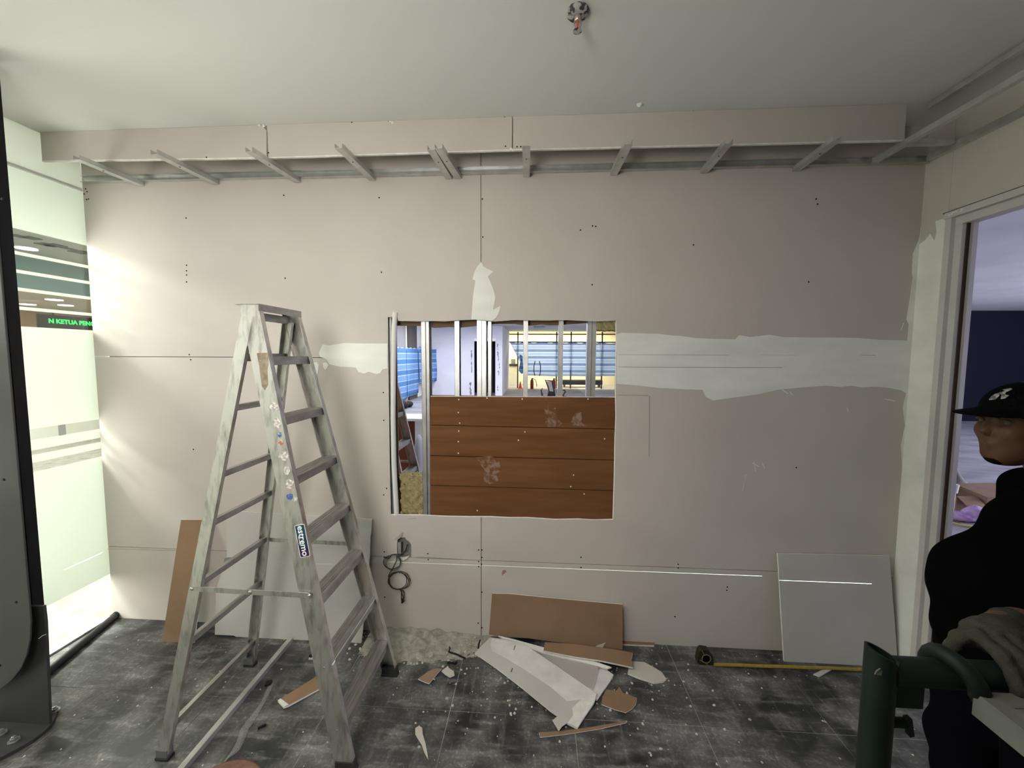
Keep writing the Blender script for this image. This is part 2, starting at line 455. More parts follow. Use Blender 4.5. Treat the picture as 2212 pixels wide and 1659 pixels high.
class MB:
    """collects simple shapes in world coordinates and links them as ONE mesh object"""

    def __init__(self):
        self.v, self.f = [], []

    def add(self, vs, fs):
        n = len(self.v)
        self.v += [Vector(p) for p in vs]
        self.f += [tuple(i + n for i in f) for f in fs]
        return self

    def box(self, lo, hi):
        x0, y0, z0 = lo
        x1, y1, z1 = hi
        return self.add([(x0, y0, z0), (x1, y0, z0), (x1, y1, z0), (x0, y1, z0), (x0, y0, z1), (x1, y0, z1), (x1, y1, z1), (x0, y1, z1)],
                        [(0, 3, 2, 1), (4, 5, 6, 7), (0, 1, 5, 4), (1, 2, 6, 5), (2, 3, 7, 6), (3, 0, 4, 7)])

    def obox(self, center, ax, ay, az, sx, sy, sz):
        """oriented box: unit axes and full sizes"""
        c = Vector(center)
        ax, ay, az = Vector(ax).normalized() * sx / 2, Vector(ay).normalized() * sy / 2, Vector(az).normalized() * sz / 2
        vs = [c + a * ax + b * ay + d * az for d in (-1, 1) for (a, b) in ((-1, -1), (1, -1), (1, 1), (-1, 1))]
        return self.add(vs, [(0, 3, 2, 1), (4, 5, 6, 7), (0, 1, 5, 4), (1, 2, 6, 5), (2, 3, 7, 6), (3, 0, 4, 7)])

    def beam(self, a, b, w, h, up=(0, 0, 1)):
        """bar from a to b, width w sideways, height h along up"""
        a, b = Vector(a), Vector(b)
        d = (b - a)
        s = d.cross(Vector(up))
        if s.length < 1e-6:
            s = d.cross(Vector((1, 0, 0)))
        u = s.cross(d)
        return self.obox((a + b) / 2, d, s, u, d.length, w, h)

    def prism(self, poly, axis, a, b):
        """polygon extruded along an axis; poly gives the two other coordinates in order"""
        n = len(poly)
        others = [i for i in range(3) if i != axis]

        def P(q, t):
            v = [0, 0, 0]
            v[axis] = t
            v[others[0]], v[others[1]] = q
            return tuple(v)
        vs = [P(q, a) for q in poly] + [P(q, b) for q in poly]
        fs = [tuple(range(n)), tuple(range(2 * n - 1, n - 1, -1))]
        fs += [(i, n + i, n + (i + 1) % n, (i + 1) % n) for i in range(n)]
        return self.add(vs, fs)

    def slab(self, poly, offset):
        """3D polygon extruded by a vector"""
        n = len(poly)
        o = Vector(offset)
        vs = [Vector(p) for p in poly] + [Vector(p) + o for p in poly]
        fs = [tuple(range(n)), tuple(range(2 * n - 1, n - 1, -1))]
        fs += [(i, n + i, n + (i + 1) % n, (i + 1) % n) for i in range(n)]
        return self.add(vs, fs)

    def tube(self, path, r, n=10, cap=True, closed=False):
        path = [Vector(p) for p in path]
        m = len(path)
        rs = r if isinstance(r, (list, tuple)) else [r] * m
        vs, fs = [], []
        prev = None
        for i, p in enumerate(path):
            d = (path[min(i + 1, m - 1)] - path[max(i - 1, 0)])
            if closed:
                d = path[(i + 1) % m] - path[i - 1]
            d.normalize()
            if prev is None:
                ref = Vector((0, 0, 1)) if abs(d.z) < 0.9 else Vector((1, 0, 0))
                s = d.cross(ref).normalized()
            else:
                s = (prev - d * prev.dot(d)).normalized()
            prev = s
            t = d.cross(s)
            for k in range(n):
                a = 2 * math.pi * k / n
                vs.append(p + (s * math.cos(a) + t * math.sin(a)) * rs[i])
        last = m if closed else m - 1
        for i in range(last):
            j = (i + 1) % m
            for k in range(n):
                fs.append((i * n + k, i * n + (k + 1) % n, j * n + (k + 1) % n, j * n + k))
        if cap and not closed:
            fs.append(tuple(range(n - 1, -1, -1)))
            fs.append(tuple(range((m - 1) * n, m * n)))
        return self.add(vs, fs)

    def lathe(self, prof, center, axis=(0, 0, 1), n=24):
        """profile of (radius, height along the axis)"""
        c = Vector(center)
        ax = Vector(axis).normalized()
        ref = Vector((1, 0, 0)) if abs(ax.x) < 0.9 else Vector((0, 1, 0))
        s = ax.cross(ref).normalized()
        t = ax.cross(s)
        vs, fs = [], []
        for r, h in prof:
            for k in range(n):
                a = 2 * math.pi * k / n
                vs.append(c + ax * h + (s * math.cos(a) + t * math.sin(a)) * max(r, 1e-5))
        for i in range(len(prof) - 1):
            for k in range(n):
                fs.append((i * n + k, i * n + (k + 1) % n, (i + 1) * n + (k + 1) % n, (i + 1) * n + k))
        fs.append(tuple(range(n - 1, -1, -1)))
        fs.append(tuple(range((len(prof) - 1) * n, len(prof) * n)))
        return self.add(vs, fs)

    def build(self, name, material, parent=None, smooth=False, bevel=0.0, origin=None):
        me = bpy.data.meshes.new(name)
        if parent is not None:
            org = ORIGIN[parent.name]
        elif origin is not None:
            org = Vector(origin)
        else:
            xs = [p.x for p in self.v]; ys = [p.y for p in self.v]; zs = [p.z for p in self.v]
            org = Vector(((min(xs) + max(xs)) / 2, (min(ys) + max(ys)) / 2, min(zs)))
        me.from_pydata([tuple(p - org) for p in self.v], [], self.f)
        me.update()
        bm = bmesh.new()
        bm.from_mesh(me)
        bmesh.ops.recalc_face_normals(bm, faces=bm.faces)
        bm.to_mesh(me)
        bm.free()
        me.materials.append(MATS[material])
        if smooth:
            me.polygons.foreach_set('use_smooth', [True] * len(me.polygons))
        o = bpy.data.objects.new(name, me)
        C.objects.link(o)
        if parent is not None:
            o.parent = parent
        else:
            o.location = org
        ORIGIN[o.name] = org
        if bevel > 0:
            b = o.modifiers.new('edge', 'BEVEL')
            b.width = bevel
            b.segments = 2
            b.limit_method = 'ANGLE'
            b.angle_limit = math.radians(50)
        if smooth:
            try:
                me.set_sharp_from_angle(angle=math.radians(42))
            except Exception:
                pass
        return o


def tag(o, label=None, cat=None, group=None, kind=None):
    if label: o['label'] = label
    if cat: o['category'] = cat
    if group: o['group'] = group
    if kind: o['kind'] = kind
    return o


def thing(name, loc, label=None, cat=None, group=None, kind=None):
    o = bpy.data.objects.new(name, None)
    o.empty_display_size = 0.1
    C.objects.link(o)
    o.location = loc
    ORIGIN[o.name] = Vector(loc)
    return tag(o, label, cat, group, kind)


def struct(o, label=None):
    return tag(o, label, None, None, 'structure')


def text_mesh(name, body, material, parent, size, origin, ax, ay, depth=0.0006, bold=0.0):
    """lettering as a mesh: ax is the reading direction, ay the letters' up direction"""
    cu = bpy.data.curves.new(name, 'FONT')
    cu.body = body
    cu.size = size
    cu.align_x = 'CENTER'
    cu.align_y = 'CENTER'
    cu.extrude = depth / 2
    cu.offset = bold
    cu.resolution_u = 3
    tmp = bpy.data.objects.new(name + '_tmp', cu)
    C.objects.link(tmp)
    dg = bpy.context.evaluated_depsgraph_get()
    me = bpy.data.meshes.new_from_object(tmp.evaluated_get(dg))
    bpy.data.objects.remove(tmp)
    ax, ay = Vector(ax).normalized(), Vector(ay)
    ay = (ay - ax * ay.dot(ax)).normalized()
    az = ax.cross(ay)
    M = Matrix((ax, ay, az)).transposed()
    org = ORIGIN[parent.name]
    o0 = Vector(origin) - org
    for v in me.vertices:
        v.co = M @ v.co + o0
    me.materials.clear()
    me.materials.append(MATS[material])
    me.name = name
    o = bpy.data.objects.new(name, me)
    C.objects.link(o)
    o.parent = parent
    ORIGIN[o.name] = org
    return o


# ---- smooth bodies from distance fields (people, gloves, wool)
def smin(a, b, k):
    h = np.clip(0.5 + 0.5 * (b - a) / k, 0, 1)
    return b * (1 - h) + a * h - k * h * (1 - h)


def sd_capsule(p, a, b, ra, rb):
    a, b = np.array(a, float), np.array(b, float)
    ba = b - a
    t = np.clip(((p - a) @ ba) / (ba @ ba), 0, 1)
    return np.linalg.norm(p - a - t[:, None] * ba, axis=1) - (ra + (rb - ra) * t)


def sd_ell(p, c, r, rot=None):
    q = p - np.array(c, float)
    if rot is not None:
        q = q @ np.array(rot.to_matrix())
    r = np.array(r, float)
    k0 = np.linalg.norm(q / r, axis=1)
    k1 = np.linalg.norm(q / (r * r), axis=1) + 1e-9
    return k0 * (k0 - 1) / k1


def sdf_object(fn, lo, hi, res, name, material, parent=None, origin=None):
    lo, hi = np.array(lo, float), np.array(hi, float)
    n = np.ceil((hi - lo) / res).astype(int) + 1
    gx, gy, gz = [lo[i] + res * np.arange(n[i]) for i in range(3)]
    G = np.stack(np.meshgrid(gx, gy, gz, indexing='ij'), -1).reshape(-1, 3)
    D = np.concatenate([fn(G[i:i + 200000]) for i in range(0, len(G), 200000)]).reshape(n)
    s = D < 0
    cs = [s[i:n[0] - 1 + i, j:n[1] - 1 + j, k:n[2] - 1 + k] for i in (0, 1) for j in (0, 1) for k in (0, 1)]
    anyi, alli = np.any(cs, axis=0), np.all(cs, axis=0)
    act = anyi & ~alli
    idx = -np.ones(act.shape, int)
    cells = np.argwhere(act)
    idx[tuple(cells.T)] = np.arange(len(cells))
    acc = np.zeros((len(cells), 3)); cnt = np.zeros(len(cells))
    cor = [(i, j, k) for i in (0, 1) for j in (0, 1) for k in (0, 1)]
    for a in cor:
        for b in cor:
            if sum(abs(x - y) for x, y in zip(a, b)) != 1 or a > b:
                continue
            ia, ib = cells + np.array(a), cells + np.array(b)
            da, db = D[tuple(ia.T)], D[tuple(ib.T)]
            m = (da < 0) != (db < 0)
            t = da[m] / (da[m] - db[m])
            acc[m] += ia[m] + t[:, None] * (ib[m] - ia[m])
            cnt[m] += 1
    V = lo + res * acc / cnt[:, None]
    faces = []
    for ax in range(3):
        u, w = [(1, 2), (2, 0), (0, 1)][ax]
        sl0 = [slice(None)] * 3; sl1 = [slice(None)] * 3
        sl0[ax] = slice(0, n[ax] - 1); sl1[ax] = slice(1, n[ax])
        ch = np.argwhere(s[tuple(sl0)] != s[tuple(sl1)])
        ok = (ch[:, u] > 0) & (ch[:, w] > 0) & (ch[:, u] < n[u] - 1) & (ch[:, w] < n[w] - 1)
        ch = ch[ok]
        q = []
        for du, dw in ((1, 1), (0, 1), (0, 0), (1, 0)):
            c = ch.copy(); c[:, u] -= du; c[:, w] -= dw
            q.append(idx[tuple(c.T)])
        q = np.stack(q, 1)
        flip = ~s[tuple(ch.T)]
        q[flip] = q[flip][:, ::-1]
        faces.append(q)
    Fc = np.concatenate(faces)
    Fc = Fc[(Fc >= 0).all(1)]
    mb = MB()
    mb.v = [Vector(p) for p in V]
    mb.f = [tuple(int(i) for i in q) for q in Fc]
    o = mb.build(name, material, parent, smooth=True, origin=origin)
    return o


# ------------------------------------------------------------------ room dimensions (metres)
D = 2.35                    # face of the back wall
XL, XR = -2.79, 2.07        # glass partition, face of the wall with the doorway
CEIL = 2.98
YB = -5.0                   # wall behind the camera


def W(px, py, y=D):
    p = hit(px, py, 1, y)
    return (min(p.x, XR - .001), p.z)


def WP(pts, y=D):
    return [W(a, b, y) for a, b in pts]


def FL(px, py, z=0.0):
    return hit(px, py, 2, z)


# ================================================================== SETTING: floor of tiles
floor = struct(thing('floor', (0, 0, 0)), 'dark dusty tiled floor spattered with plaster')
MB().box((XL, YB, -0.05), (XR, D + 0.11, -0.0018)).build('grout_bed', 'floor_grout', floor)
T = 0.605
x_lines, y_line = 0.192, 1.818
tile_mesh = None
for ix in range(-6, 5):
    for iy in range(-9, 2):
        x0, x1 = x_lines + ix * T, x_lines + (ix + 1) * T
        y0, y1 = y_line + iy * T, y_line + (iy + 1) * T
        cx0, cx1, cy0, cy1 = max(x0, XL), min(x1, XR), max(y0, YB), min(y1, D)
        if cx1 - cx0 < 0.02 or cy1 - cy0 < 0.02:
            continue
        full = (cx0 == x0 and cx1 == x1 and cy0 == y0 and cy1 == y1)
        g = 0.0018
        if full and tile_mesh is not None:
            o = bpy.data.objects.new('tile', tile_mesh)
            C.objects.link(o)
            o.parent = floor
            o.location = (cx0, cy0, 0)
            continue
        mb = MB().box((g, g, -0.006), (cx1 - cx0 - g, cy1 - cy0 - g, 0.0))
        o = mb.build('tile', 'floor_tile', floor)
        o.location = (cx0, cy0, 0)
        if full:
            tile_mesh = o.data

# ================================================================== SETTING: back wall
wall_back = struct(thing('wall_back', (0, D, 0)), 'unpainted plasterboard wall with a square hole cut in it')
TH = 0.012
xs = W(1039, 560)[0]                       # vertical joint
z1 = W(400, 771)[1]                        # upper horizontal joint
z2 = W(950, 1207)[1]                       # lower horizontal joint
g = 0.0018
h_top_l = [(836, 685), (848, 684), (849, 677), (858, 676), (860, 692), (905, 693), (935, 692), (960, 693), (1000, 690), (1028, 689)]
h_top_r = [(1052, 692), (1070, 693), (1110, 690), (1180, 691), (1225, 690), (1288, 693), (1331, 691)]
h_right = [(1331, 700), (1332, 735), (1331, 765)]
h_right2 = [(1331, 790), (1330, 850), (1331, 900), (1329, 950), (1328, 1010), (1327, 1050), (1325, 1119)]
h_bot_r = [(1324, 1123), (1280, 1124), (1250, 1122), (1200, 1123), (1140, 1119), (1100, 1119), (1060, 1117)]
h_bot_l = [(1020, 1117), (960, 1116), (905, 1113), (880, 1113), (843, 1112)]
h_left = [(842, 1080), (840, 1000), (839, 930), (838, 850)]
panel_A = [(XL, z1 + g), (W(837, 770)[0], z1 + g)] + WP(h_top_l) + [(xs - g, W(1038, 690)[1]), (xs - g, CEIL), (XL, CEIL)]
panel_B = [(xs + g, CEIL), (xs + g, W(1042, 691)[1])] + WP(h_top_r) + WP(h_right) + [(W(1331, 775)[0], z1 + g), (XR, z1 + g), (XR, CEIL)]
box_notch = [(888.5, 1197), (889, 1190), (888, 1176), (884, 1170), (878, 1166), (875, 1161), (860, 1162), (858, 1170), (858, 1196)]
nz = W(875, 1205)[1]
panel_C = [(XL, z1 - g)] + [(XL, z2 + g), (W(859, 1203)[0], z2 + g)] + WP(box_notch)[::-1] + \
          [(W(888, 1205)[0], z2 + g), (xs - g, z2 + g), (xs - g, W(1039, 1117)[1])] + WP(h_bot_l) + WP(h_left) + [(W(837, 773)[0], z1 - g)]
panel_E = [(XR, z1 - g), (W(1331, 780)[0], z1 - g)] + WP(h_right2) + WP(h_bot_r) + [(xs + g, W(1041, 1117)[1]), (xs + g, z2 + g), (XR, z2 + g)]
panel_F = [(XL, 0.0), (xs - g, 0.0), (xs - g, z2 - g), (XL, z2 - g)]
panel_G = [(xs + g, 0.0), (XR, 0.0), (XR, z2 - g), (xs + g, z2 - g)]
for poly in (panel_A, panel_B, panel_C, panel_E, panel_F, panel_G):
    MB().prism(poly, 1, D, D + TH).build('drywall_panel', 'drywall', wall_back)
# raw white gypsum edge around the cut
edge = [hit(a, b, 1, D) for a, b in h_top_l + [(1038, 690)] + h_top_r + h_right + h_right2 + h_bot_r + h_bot_l + h_left + [(837, 772)]]
edge = [Vector((p.x, D + 0.006, p.z)) for p in edge]
MB().tube(edge, 0.0042, 6, closed=True).build('gypsum_edge', 'gypsum', wall_back)
# far face of the wall, also broken open
YF = D + 0.087
zt = W(1000, 704)[1]
far_top = [(853, 701), (905, 702), (930, 706), (960, 704), (990, 705), (1010, 703), (1045, 699), (1075, 697), (1110, 697), (1140, 701), (1155, 700), (1170, 698), (1185, 700), (1205, 700), (1230, 698), (1260, 696), (1290, 694), (1332, 692)]
ft = [(W(a, b)[0], W(a, b)[1]) for a, b in far_top]
MB().prism([(XL, 2.98)] + [(XL, ft[0][1]), ] + ft + [(XR, ft[-1][1]), (XR, 2.98)], 1, YF, YF + TH).build('drywall_panel', 'kraft', wall_back)
zw = W(890, 1035)[1]
zp = W(1100, 858)[1]
xl1, xl2 = W(848, 900)[0], W(921, 900)[0]
xr1 = W(1331, 800)[0] + 0.012
MB().box((XL, YF, 0), (xl1, YF + TH, ft[0][1])).build('drywall_panel', 'kraft', wall_back)
MB().box((xl1 + .001, YF, 0), (xl2, YF + TH, zw)).build('drywall_panel', 'kraft', wall_back)
MB().box((xl2 + .001, YF, 0), (xr1, YF + TH, zp - 0.002)).build('drywall_panel', 'kraft', wall_back)
MB().box((xr1 + .001, YF, 0), (XR, YF + TH, ft[-1][1])).build('drywall_panel', 'kraft', wall_back)
# metal studs in the cavity: (pixel x left, pixel x right)
SY0, SY1 = D + 0.032, YF - 0.001


def stud(px0, px1, z0, z1_, double=False, y0=SY0):
    k = (SY0 - D) / D
    x0, x1 = W(px0, 780)[0] * (1 + k), W(px1, 780)[0] * (1 + k)
    t = 0.0012
    mb = MB()
    w = x1 - x0
    # C section, web towards -X, rolled front face with grooves
    n = 6
    pts = []
    mb.box((x0, y0, z0), (x0 + t, SY1, z1_))
    for i in range(n):
        a, b = x0 + w * i / n, x0 + w * (i + 1) / n
        dy = 0.0 if i % 2 == 0 else 0.0022
        mb.box((a, y0 + dy, z0), (b, y0 + dy + t, z1_))
    mb.box((x0, SY1 - t, z0), (x1, SY1, z1_))
    mb.box((x1 - t, y0, z0), (x1, y0 + 0.008, z1_))
    return mb.build('stud', 'galv', wall_back)


ztop = W(1000, 685)[1] + 0.06
for a, b in ((982, 992), (1030, 1040), (1040.5, 1050), (1130, 1140), (1206, 1216), (1268, 1277), (1277.5, 1287)):
    stud(a, b, zp - 0.05, ztop)
stud(912, 921, W(915, 1118)[1], ztop, y0=D + 0.014)
stud(921.5, 928, W(915, 1118)[1], ztop, y0=D + 0.02)
stud(838, 847, W(840, 1118)[1], ztop, y0=D + 0.03)
stud(1054, 1061, zp - 0.05, ztop)
# plywood boards closing the lower part of the hole
YP = D + 0.018
rows_l, rows_r = [857, 919, 985, 1049, 1122], [859, 928, 995, 1061, 1128]
for i in range(4):
    a0, a1 = W(929, rows_l[i], YP), W(929, rows_l[i + 1], YP)
    b0, b1 = W(1333, rows_r[i], YP), W(1333, rows_r[i + 1], YP)
    tilt = 0.0015 * (i % 2)
    gp = 0.0045
    o = MB().prism([(a0[0], a0[1]), (b0[0], b0[1]), (b1[0], b1[1] + gp), (a1[0], a1[1] + gp)], 1, YP + tilt, YP + 0.012 + tilt).build('plank', 'plywood', wall_back)
MB().box((W(929, 900)[0], YP + .0145, W(929, 1122)[1] - .03), (W(1333, 900)[0] + .02, YP + .016, zp - .006)).build('gap_shade_sheet', 'hole_black', wall_back)  # black sheet added behind the boards so their gaps look dark
MB().prism([W(929, 855.5, YP), W(1333, 857.5, YP), W(1333, 859.5, YP), W(929, 857.5, YP)], 1, YP + 0.010, YP + 0.014).build('gypsum_edge', 'gypsum', wall_back)
dust_pts = [[(1028, 988), (1060, 985), (1078, 995), (1082, 1010), (1075, 1040), (1058, 1046), (1045, 1040), (1046, 1015), (1036, 1000)],
            [(1176, 890), (1180, 860), (1186, 888), (1200, 880), (1205, 905), (1215, 915), (1205, 922), (1178, 922)],
            [(1232, 915), (1240, 895), (1256, 890), (1258, 915), (1270, 922), (1240, 920)]]
for pts in dust_pts:
    MB().prism(WP(pts, YP), 1, YP - 0.0005, YP + 0.003).build('plaster_smear', 'plywood_dust', wall_back)
mb = MB()
for px, py in ((991, 863), (990, 891), (993, 914), (991, 931), (990, 954), (990, 979), (1052, 860), (1128, 862), (1134, 933), (1239, 1026), (1233, 1051), (1262, 1067), (1031, 1103), (1270, 862), (1120, 951), (1306, 948)):
    p = hit(px, py, 1, YP)
    mb.lathe([(0.004, -0.001), (0.0045, 0.0), (0.003, 0.001)], (p.x, YP, p.z), (0, -1, 0), 8)
tag(mb.build('screw_heads', 'gypsum', wall_back), kind='stuff')
# mineral wool left in the cavity
def wool(name, px0, py0, px1, py1, seed):
    a, b = W(px0, py0), W(px1, py1)
    x0, x1, zhi, zlo = a[0], b[0], a[1], b[1]
    r = np.random.RandomState(seed)
    ph = r.rand(6) * 6

    def fn(p):
        d = np.maximum(np.abs(p - np.array([(x0 + x1) / 2, D + 0.052, (zlo + zhi) / 2])) - np.array([(x1 - x0) / 2 - .006, 0.022, (zhi - zlo) / 2 - .006]), -0.02)
        q = np.linalg.norm(np.maximum(d, 0), axis=1) + np.minimum(d.max(1), 0) - 0.006
        w = np.sin(p[:, 0] * 95 + ph[0]) * np.sin(p[:, 2] * 80 + ph[1]) * 0.004 + np.sin(p[:, 0] * 210 + ph[2] + p[:, 2] * 170) * 0.0025
        return q + w
    return sdf_object(fn, (x0 - .015, D + .018, zlo - .012), (x1 + .015, D + .085, zhi + .015), 0.006, name, 'rockwool', wall_back)


tag(wool('mineral_wool', 861, 1026, 914, 1116, 3), 'olive brown mineral wool slab with a torn fluffy top')
tag(wool('mineral_wool', 1290, 680, 1338, 714, 5), 'olive brown mineral wool scrap with a ragged lower edge')
mb = MB()
for i in range(60):
    px, py = 864 + 48 * rng.rand(), 1024 + 16 * rng.rand() ** 1.5
    p = hit(px, py, 1, D + 0.03)
    path = [p + Vector(((rng.rand() - .5) * .03 * t, -(rng.rand()) * .012 * t, (rng.rand() - .5) * .026 * t)) for t in (0, .5, 1)]
    mb.tube(path, [0.003, 0.0035, 0.001], 5)
for i in range(26):
    px, py = 906 + 10 * rng.rand(), 1050 + 60 * rng.rand()
    p = hit(px, py, 1, D + 0.03)
    path = [p + Vector(((rng.rand() - .5) * .02 * t, -(rng.rand()) * .012 * t, (rng.rand() - .5) * .03 * t)) for t in (0, .5, 1)]
    mb.tube(path, [0.002, 0.003, 0.001], 5)
tag(mb.build('wool_tufts', 'rockwool_tuft', wall_back), kind='stuff')
# joint compound on the board joints, thin raised smears
patch_l = [(697, 744), (712, 746), (745, 741), (790, 742), (837, 742), (837, 796), (826, 798), (822, 806), (813, 808), (797, 803), (786, 807), (775, 804), (769, 794), (735, 792), (712, 787), (706, 776), (692, 771), (689, 763), (692, 756)]
patch_dab = [(698, 784), (705, 783), (710, 788), (706, 797), (702, 799), (698, 791)]
patch_dab2 = [(672, 785), (684, 782), (689, 788), (687, 806), (682, 816), (676, 800)]
patch_t = [(1039, 566), (1044, 576), (1066, 587), (1054, 597), (1060, 610), (1066, 625), (1070, 642), (1065, 669), (1081, 661), (1079, 672), (1073, 685), (1063, 693), (1040, 691), (1018, 690), (1020, 665), (1022, 638), (1027, 606), (1021, 603), (1024, 590), (1031, 576)]
patch_r = [(1332, 722), (1343, 719), (1420, 721), (1455, 725), (1475, 726), (1500, 730), (1540, 732), (1588, 733), (1597, 724), (1620, 728), (1640, 726), (1662, 723), (1690, 728), (1750, 729), (1800, 729), (1850, 730), (1900, 734), (1964, 736),
           (1958, 850), (1946, 843), (1920, 838), (1890, 835), (1860, 837), (1840, 833), (1815, 836), (1785, 833), (1730, 837), (1680, 842), (1640, 851), (1600, 857), (1540, 865), (1524, 857), (1518, 842), (1480, 841), (1420, 838), (1380, 833), (1332, 829)]
for poly in (patch_l, patch_dab, patch_dab2, patch_t, patch_r):
    MB().prism(WP(poly), 1, D - 0.0016, D + 0.001).build('joint_compound', 'compound', wall_back)
MB().prism(WP([(1334, 767), (1500, 767), (1580, 768), (1640, 767), (1722, 768), (1718, 793), (1600, 793), (1450, 792), (1334, 791)]), 1, D - 0.0034, D).build('joint_compound', 'compound', wall_back)
MB().prism(WP([(1524, 822), (1600, 815), (1668, 820), (1665, 836), (1600, 853), (1540, 861)]), 1, D - 0.0026, D).build('joint_compound', 'compound', wall_back)
MB().prism(WP([(690, 762), (760, 760), (837, 763), (837, 783), (740, 786), (712, 781), (700, 773)]), 1, D - 0.0028, D).build('joint_compound', 'compound', wall_back)
MB().prism(WP([(1040, 600), (1052, 606), (1062, 640), (1060, 668), (1056, 690), (1040, 690)]), 1, D - 0.0026, D).build('joint_compound', 'compound', wall_back)
# compound dragged round the corner onto the right end of the wall
rc = [(1997, 490), (1990, 505), (1984, 520), (1972, 548), (1970, 590), (1972, 600), (1966, 640), (1958, 690), (1963, 700), (1960, 736), (1957, 850), (1950, 880), (1955, 920), (1946, 960), (1950, 1010), (1943, 1080), (1946, 1150), (1938, 1230), (1940, 1300), (1932, 1380), (1930, 1440)]
MB().prism(WP(rc) + [(XR, 0.02), (XR, W(1997, 490)[1])], 1, D - 0.0014, D + .001).build('joint_compound', 'compound', wall_back)
mb = MB()
for a, b, w in (((1625, 1000), (1640, 1008), .004), ((1632, 1018), (1629, 998), .003), ((1652, 1012), (1646, 1000), .003), ((1912, 862), (1932, 866), .004), ((1690, 842), (1702, 850), .006), ((1706, 846), (1712, 854), .005), ((1952, 698), (1947, 712), .004),
                ((1830, 880), (1832, 890), .003), ((535, 1107), (552, 1109), .004), ((1604, 1060), (1612, 1025), .0015), ((1606, 1030), (1612, 1025), .0015)):
    mb.beam(hit(*a, 1, D - .0003), hit(*b, 1, D - .0003), w, 0.001, up=(0, 1, 0))
tag(mb.build('plaster_scratches', 'compound', wall_back), kind='stuff')
# screw dimples as raised black discs, the holes' shade painted in; pencil marks
mb = MB()
dots = [(402, 471), (613, 422), (819, 427), (1042, 430), (1254, 497), (1287, 489), (1043, 512), (1280, 488), (403, 573), (403, 585), (403, 594), (403, 609), (616, 601), (824, 588), (1279, 615), (1747, 609), (1763, 430), (1766, 441), (1498, 529),
        (409, 766), (412, 777), (418, 971), (828, 848), (829, 908), (835, 1055), (829, 1069), (830, 1192), (924, 1196), (925, 1209), (1041, 1204), (1040, 1219), (1034, 1213), (1034, 1224), (1041, 1279), (1033, 1346), (1041, 1356), (1255, 1204), (1255, 1226), (1465, 1219), (1465, 1227), (1458, 1332),
        (1497, 238), (1570, 1275), (1571, 1268), (1720, 1010), (831, 1290), (185, 408), (188, 414), (182, 419), (191, 430), (187, 431), (201, 1182), (1034, 1188), (1041, 1188)]
for px, py in dots:
    if py < 400:
        continue
    p = hit(px, py, 1, D)
    mb.lathe([(0.0046, 0.0), (0.0046, 0.0005)], (p.x, D, p.z), (0, -1, 0), 8)
tag(mb.build('screw_dimples', 'hole_black', wall_back), kind='stuff')
mb = MB()
for a, b in (((1335, 853), (1400, 854)), ((1403, 855), (1402, 985)), ((1040, 1120), (1039, 1200)), ((880, 1121), (900, 1119)), ((900, 1203), (1030, 1210)), ((1860, 767), (1892, 768)), ((1336, 766), (1575, 767)), ((1642, 767), (1722, 768)), ((1335, 793), (1690, 794)), ((232, 1186), (380, 1189))):
    mb.beam(hit(*a, 1, D - .0024), hit(*b, 1, D - .0024), 0.0016, 0.0006, up=(0, 1, 0))
tag(mb.build('pencil_lines', 'pencil', wall_back), kind='stuff')
MB().prism(WP([(1084, 1238), (1086, 1232), (1092, 1231), (1094, 1235), (1088, 1240), (1085, 1244)]), 1, D - .0008, D).build('torn_paper_patch', 'cardboard', wall_back)
# torn flaps of paper at the socket hole
MB().slab([hit(851, 1166, 1, D - .002), hit(866, 1152, 1, D - .02), hit(869, 1149, 1, D - .022), hit(868, 1158, 1, D - .012), hit(862, 1164, 1, D - .004)], (0, -.0012, 0)).build('paper_flap', 'torn_paper', wall_back)
MB().slab([hit(866, 1206, 1, D - .002), hit(884, 1200, 1, D - .002), hit(880, 1206, 1, D - .014), hit(871, 1211, 1, D - .018)], (0, -.0012, 0)).build('paper_flap', 'torn_paper', wall_back)

# ================================================================== SETTING: ceiling, bulkhead, channels
ceiling = struct(MB().box((XL - 0.1, YB, CEIL), (XR + 0.12, D + 0.1, CEIL + 0.05)).build('ceiling', 'ceiling_paint'), 'white painted ceiling')
BY = hit(84, 285, 0, XL).y                 # face of the bulkhead
zb0 = hit(110, 356, 0, XL).z
zbr = hit(1900, 305, 1, BY).z
bulk = struct(thing('trim_1', (0, BY, zb0)), 'boxed-out plasterboard strip below the ceiling')
b_x = [XL + 0.004, hit(577, 300, 1, BY).x, hit(1107, 290, 1, BY).x, hit(1958, 260, 1, BY).x]
zb = [zb0, hit(577, 341, 1, BY).z, hit(1107, 324, 1, BY).z, hit(1958, 303, 1, BY).z]
for i in range(3):
    x0, x1 = b_x[i] + 0.003, b_x[i + 1] - 0.003
    pts = [(x0, zb[i] if i else zb0), (x1, zb[i + 1]), (x1, CEIL - .001)]
    if i == 0:
        pts = [(x0, zb0), (x1 - .004, zb[1]), (x1 + .002, CEIL - .03), (x1 - .03, CEIL - .001)]
    pts += [(x0, CEIL - .001)]
    MB().prism(pts, 1, BY, BY + TH).build('drywall_panel', 'drywall', bulk)
    MB().prism([(x0, pts[0][1] - .003), (x1, pts[1][1] - .003), (x1, pts[1][1] + .003), (x0, pts[0][1] + .003)], 1, BY - .001, BY + TH).build('gypsum_edge', 'gypsum', bulk)
mb = MB()
for px, py in ((770, 258), (760, 264), (1092, 316), (1117, 317), (1125, 317), (1129, 249), (1498, 238), (580, 330), (446, 340), (840, 262), (1090, 252)):
    p = hit(px, py, 1, BY)
    mb.lathe([(0.004, 0.0), (0.004, 0.0006)], (p.x, BY, p.z), (0, -1, 0), 8)
tag(mb.build('screw_dimples', 'hole_black', bulk), kind='stuff')  # raised black discs with the holes' shade painted in
mb = MB()
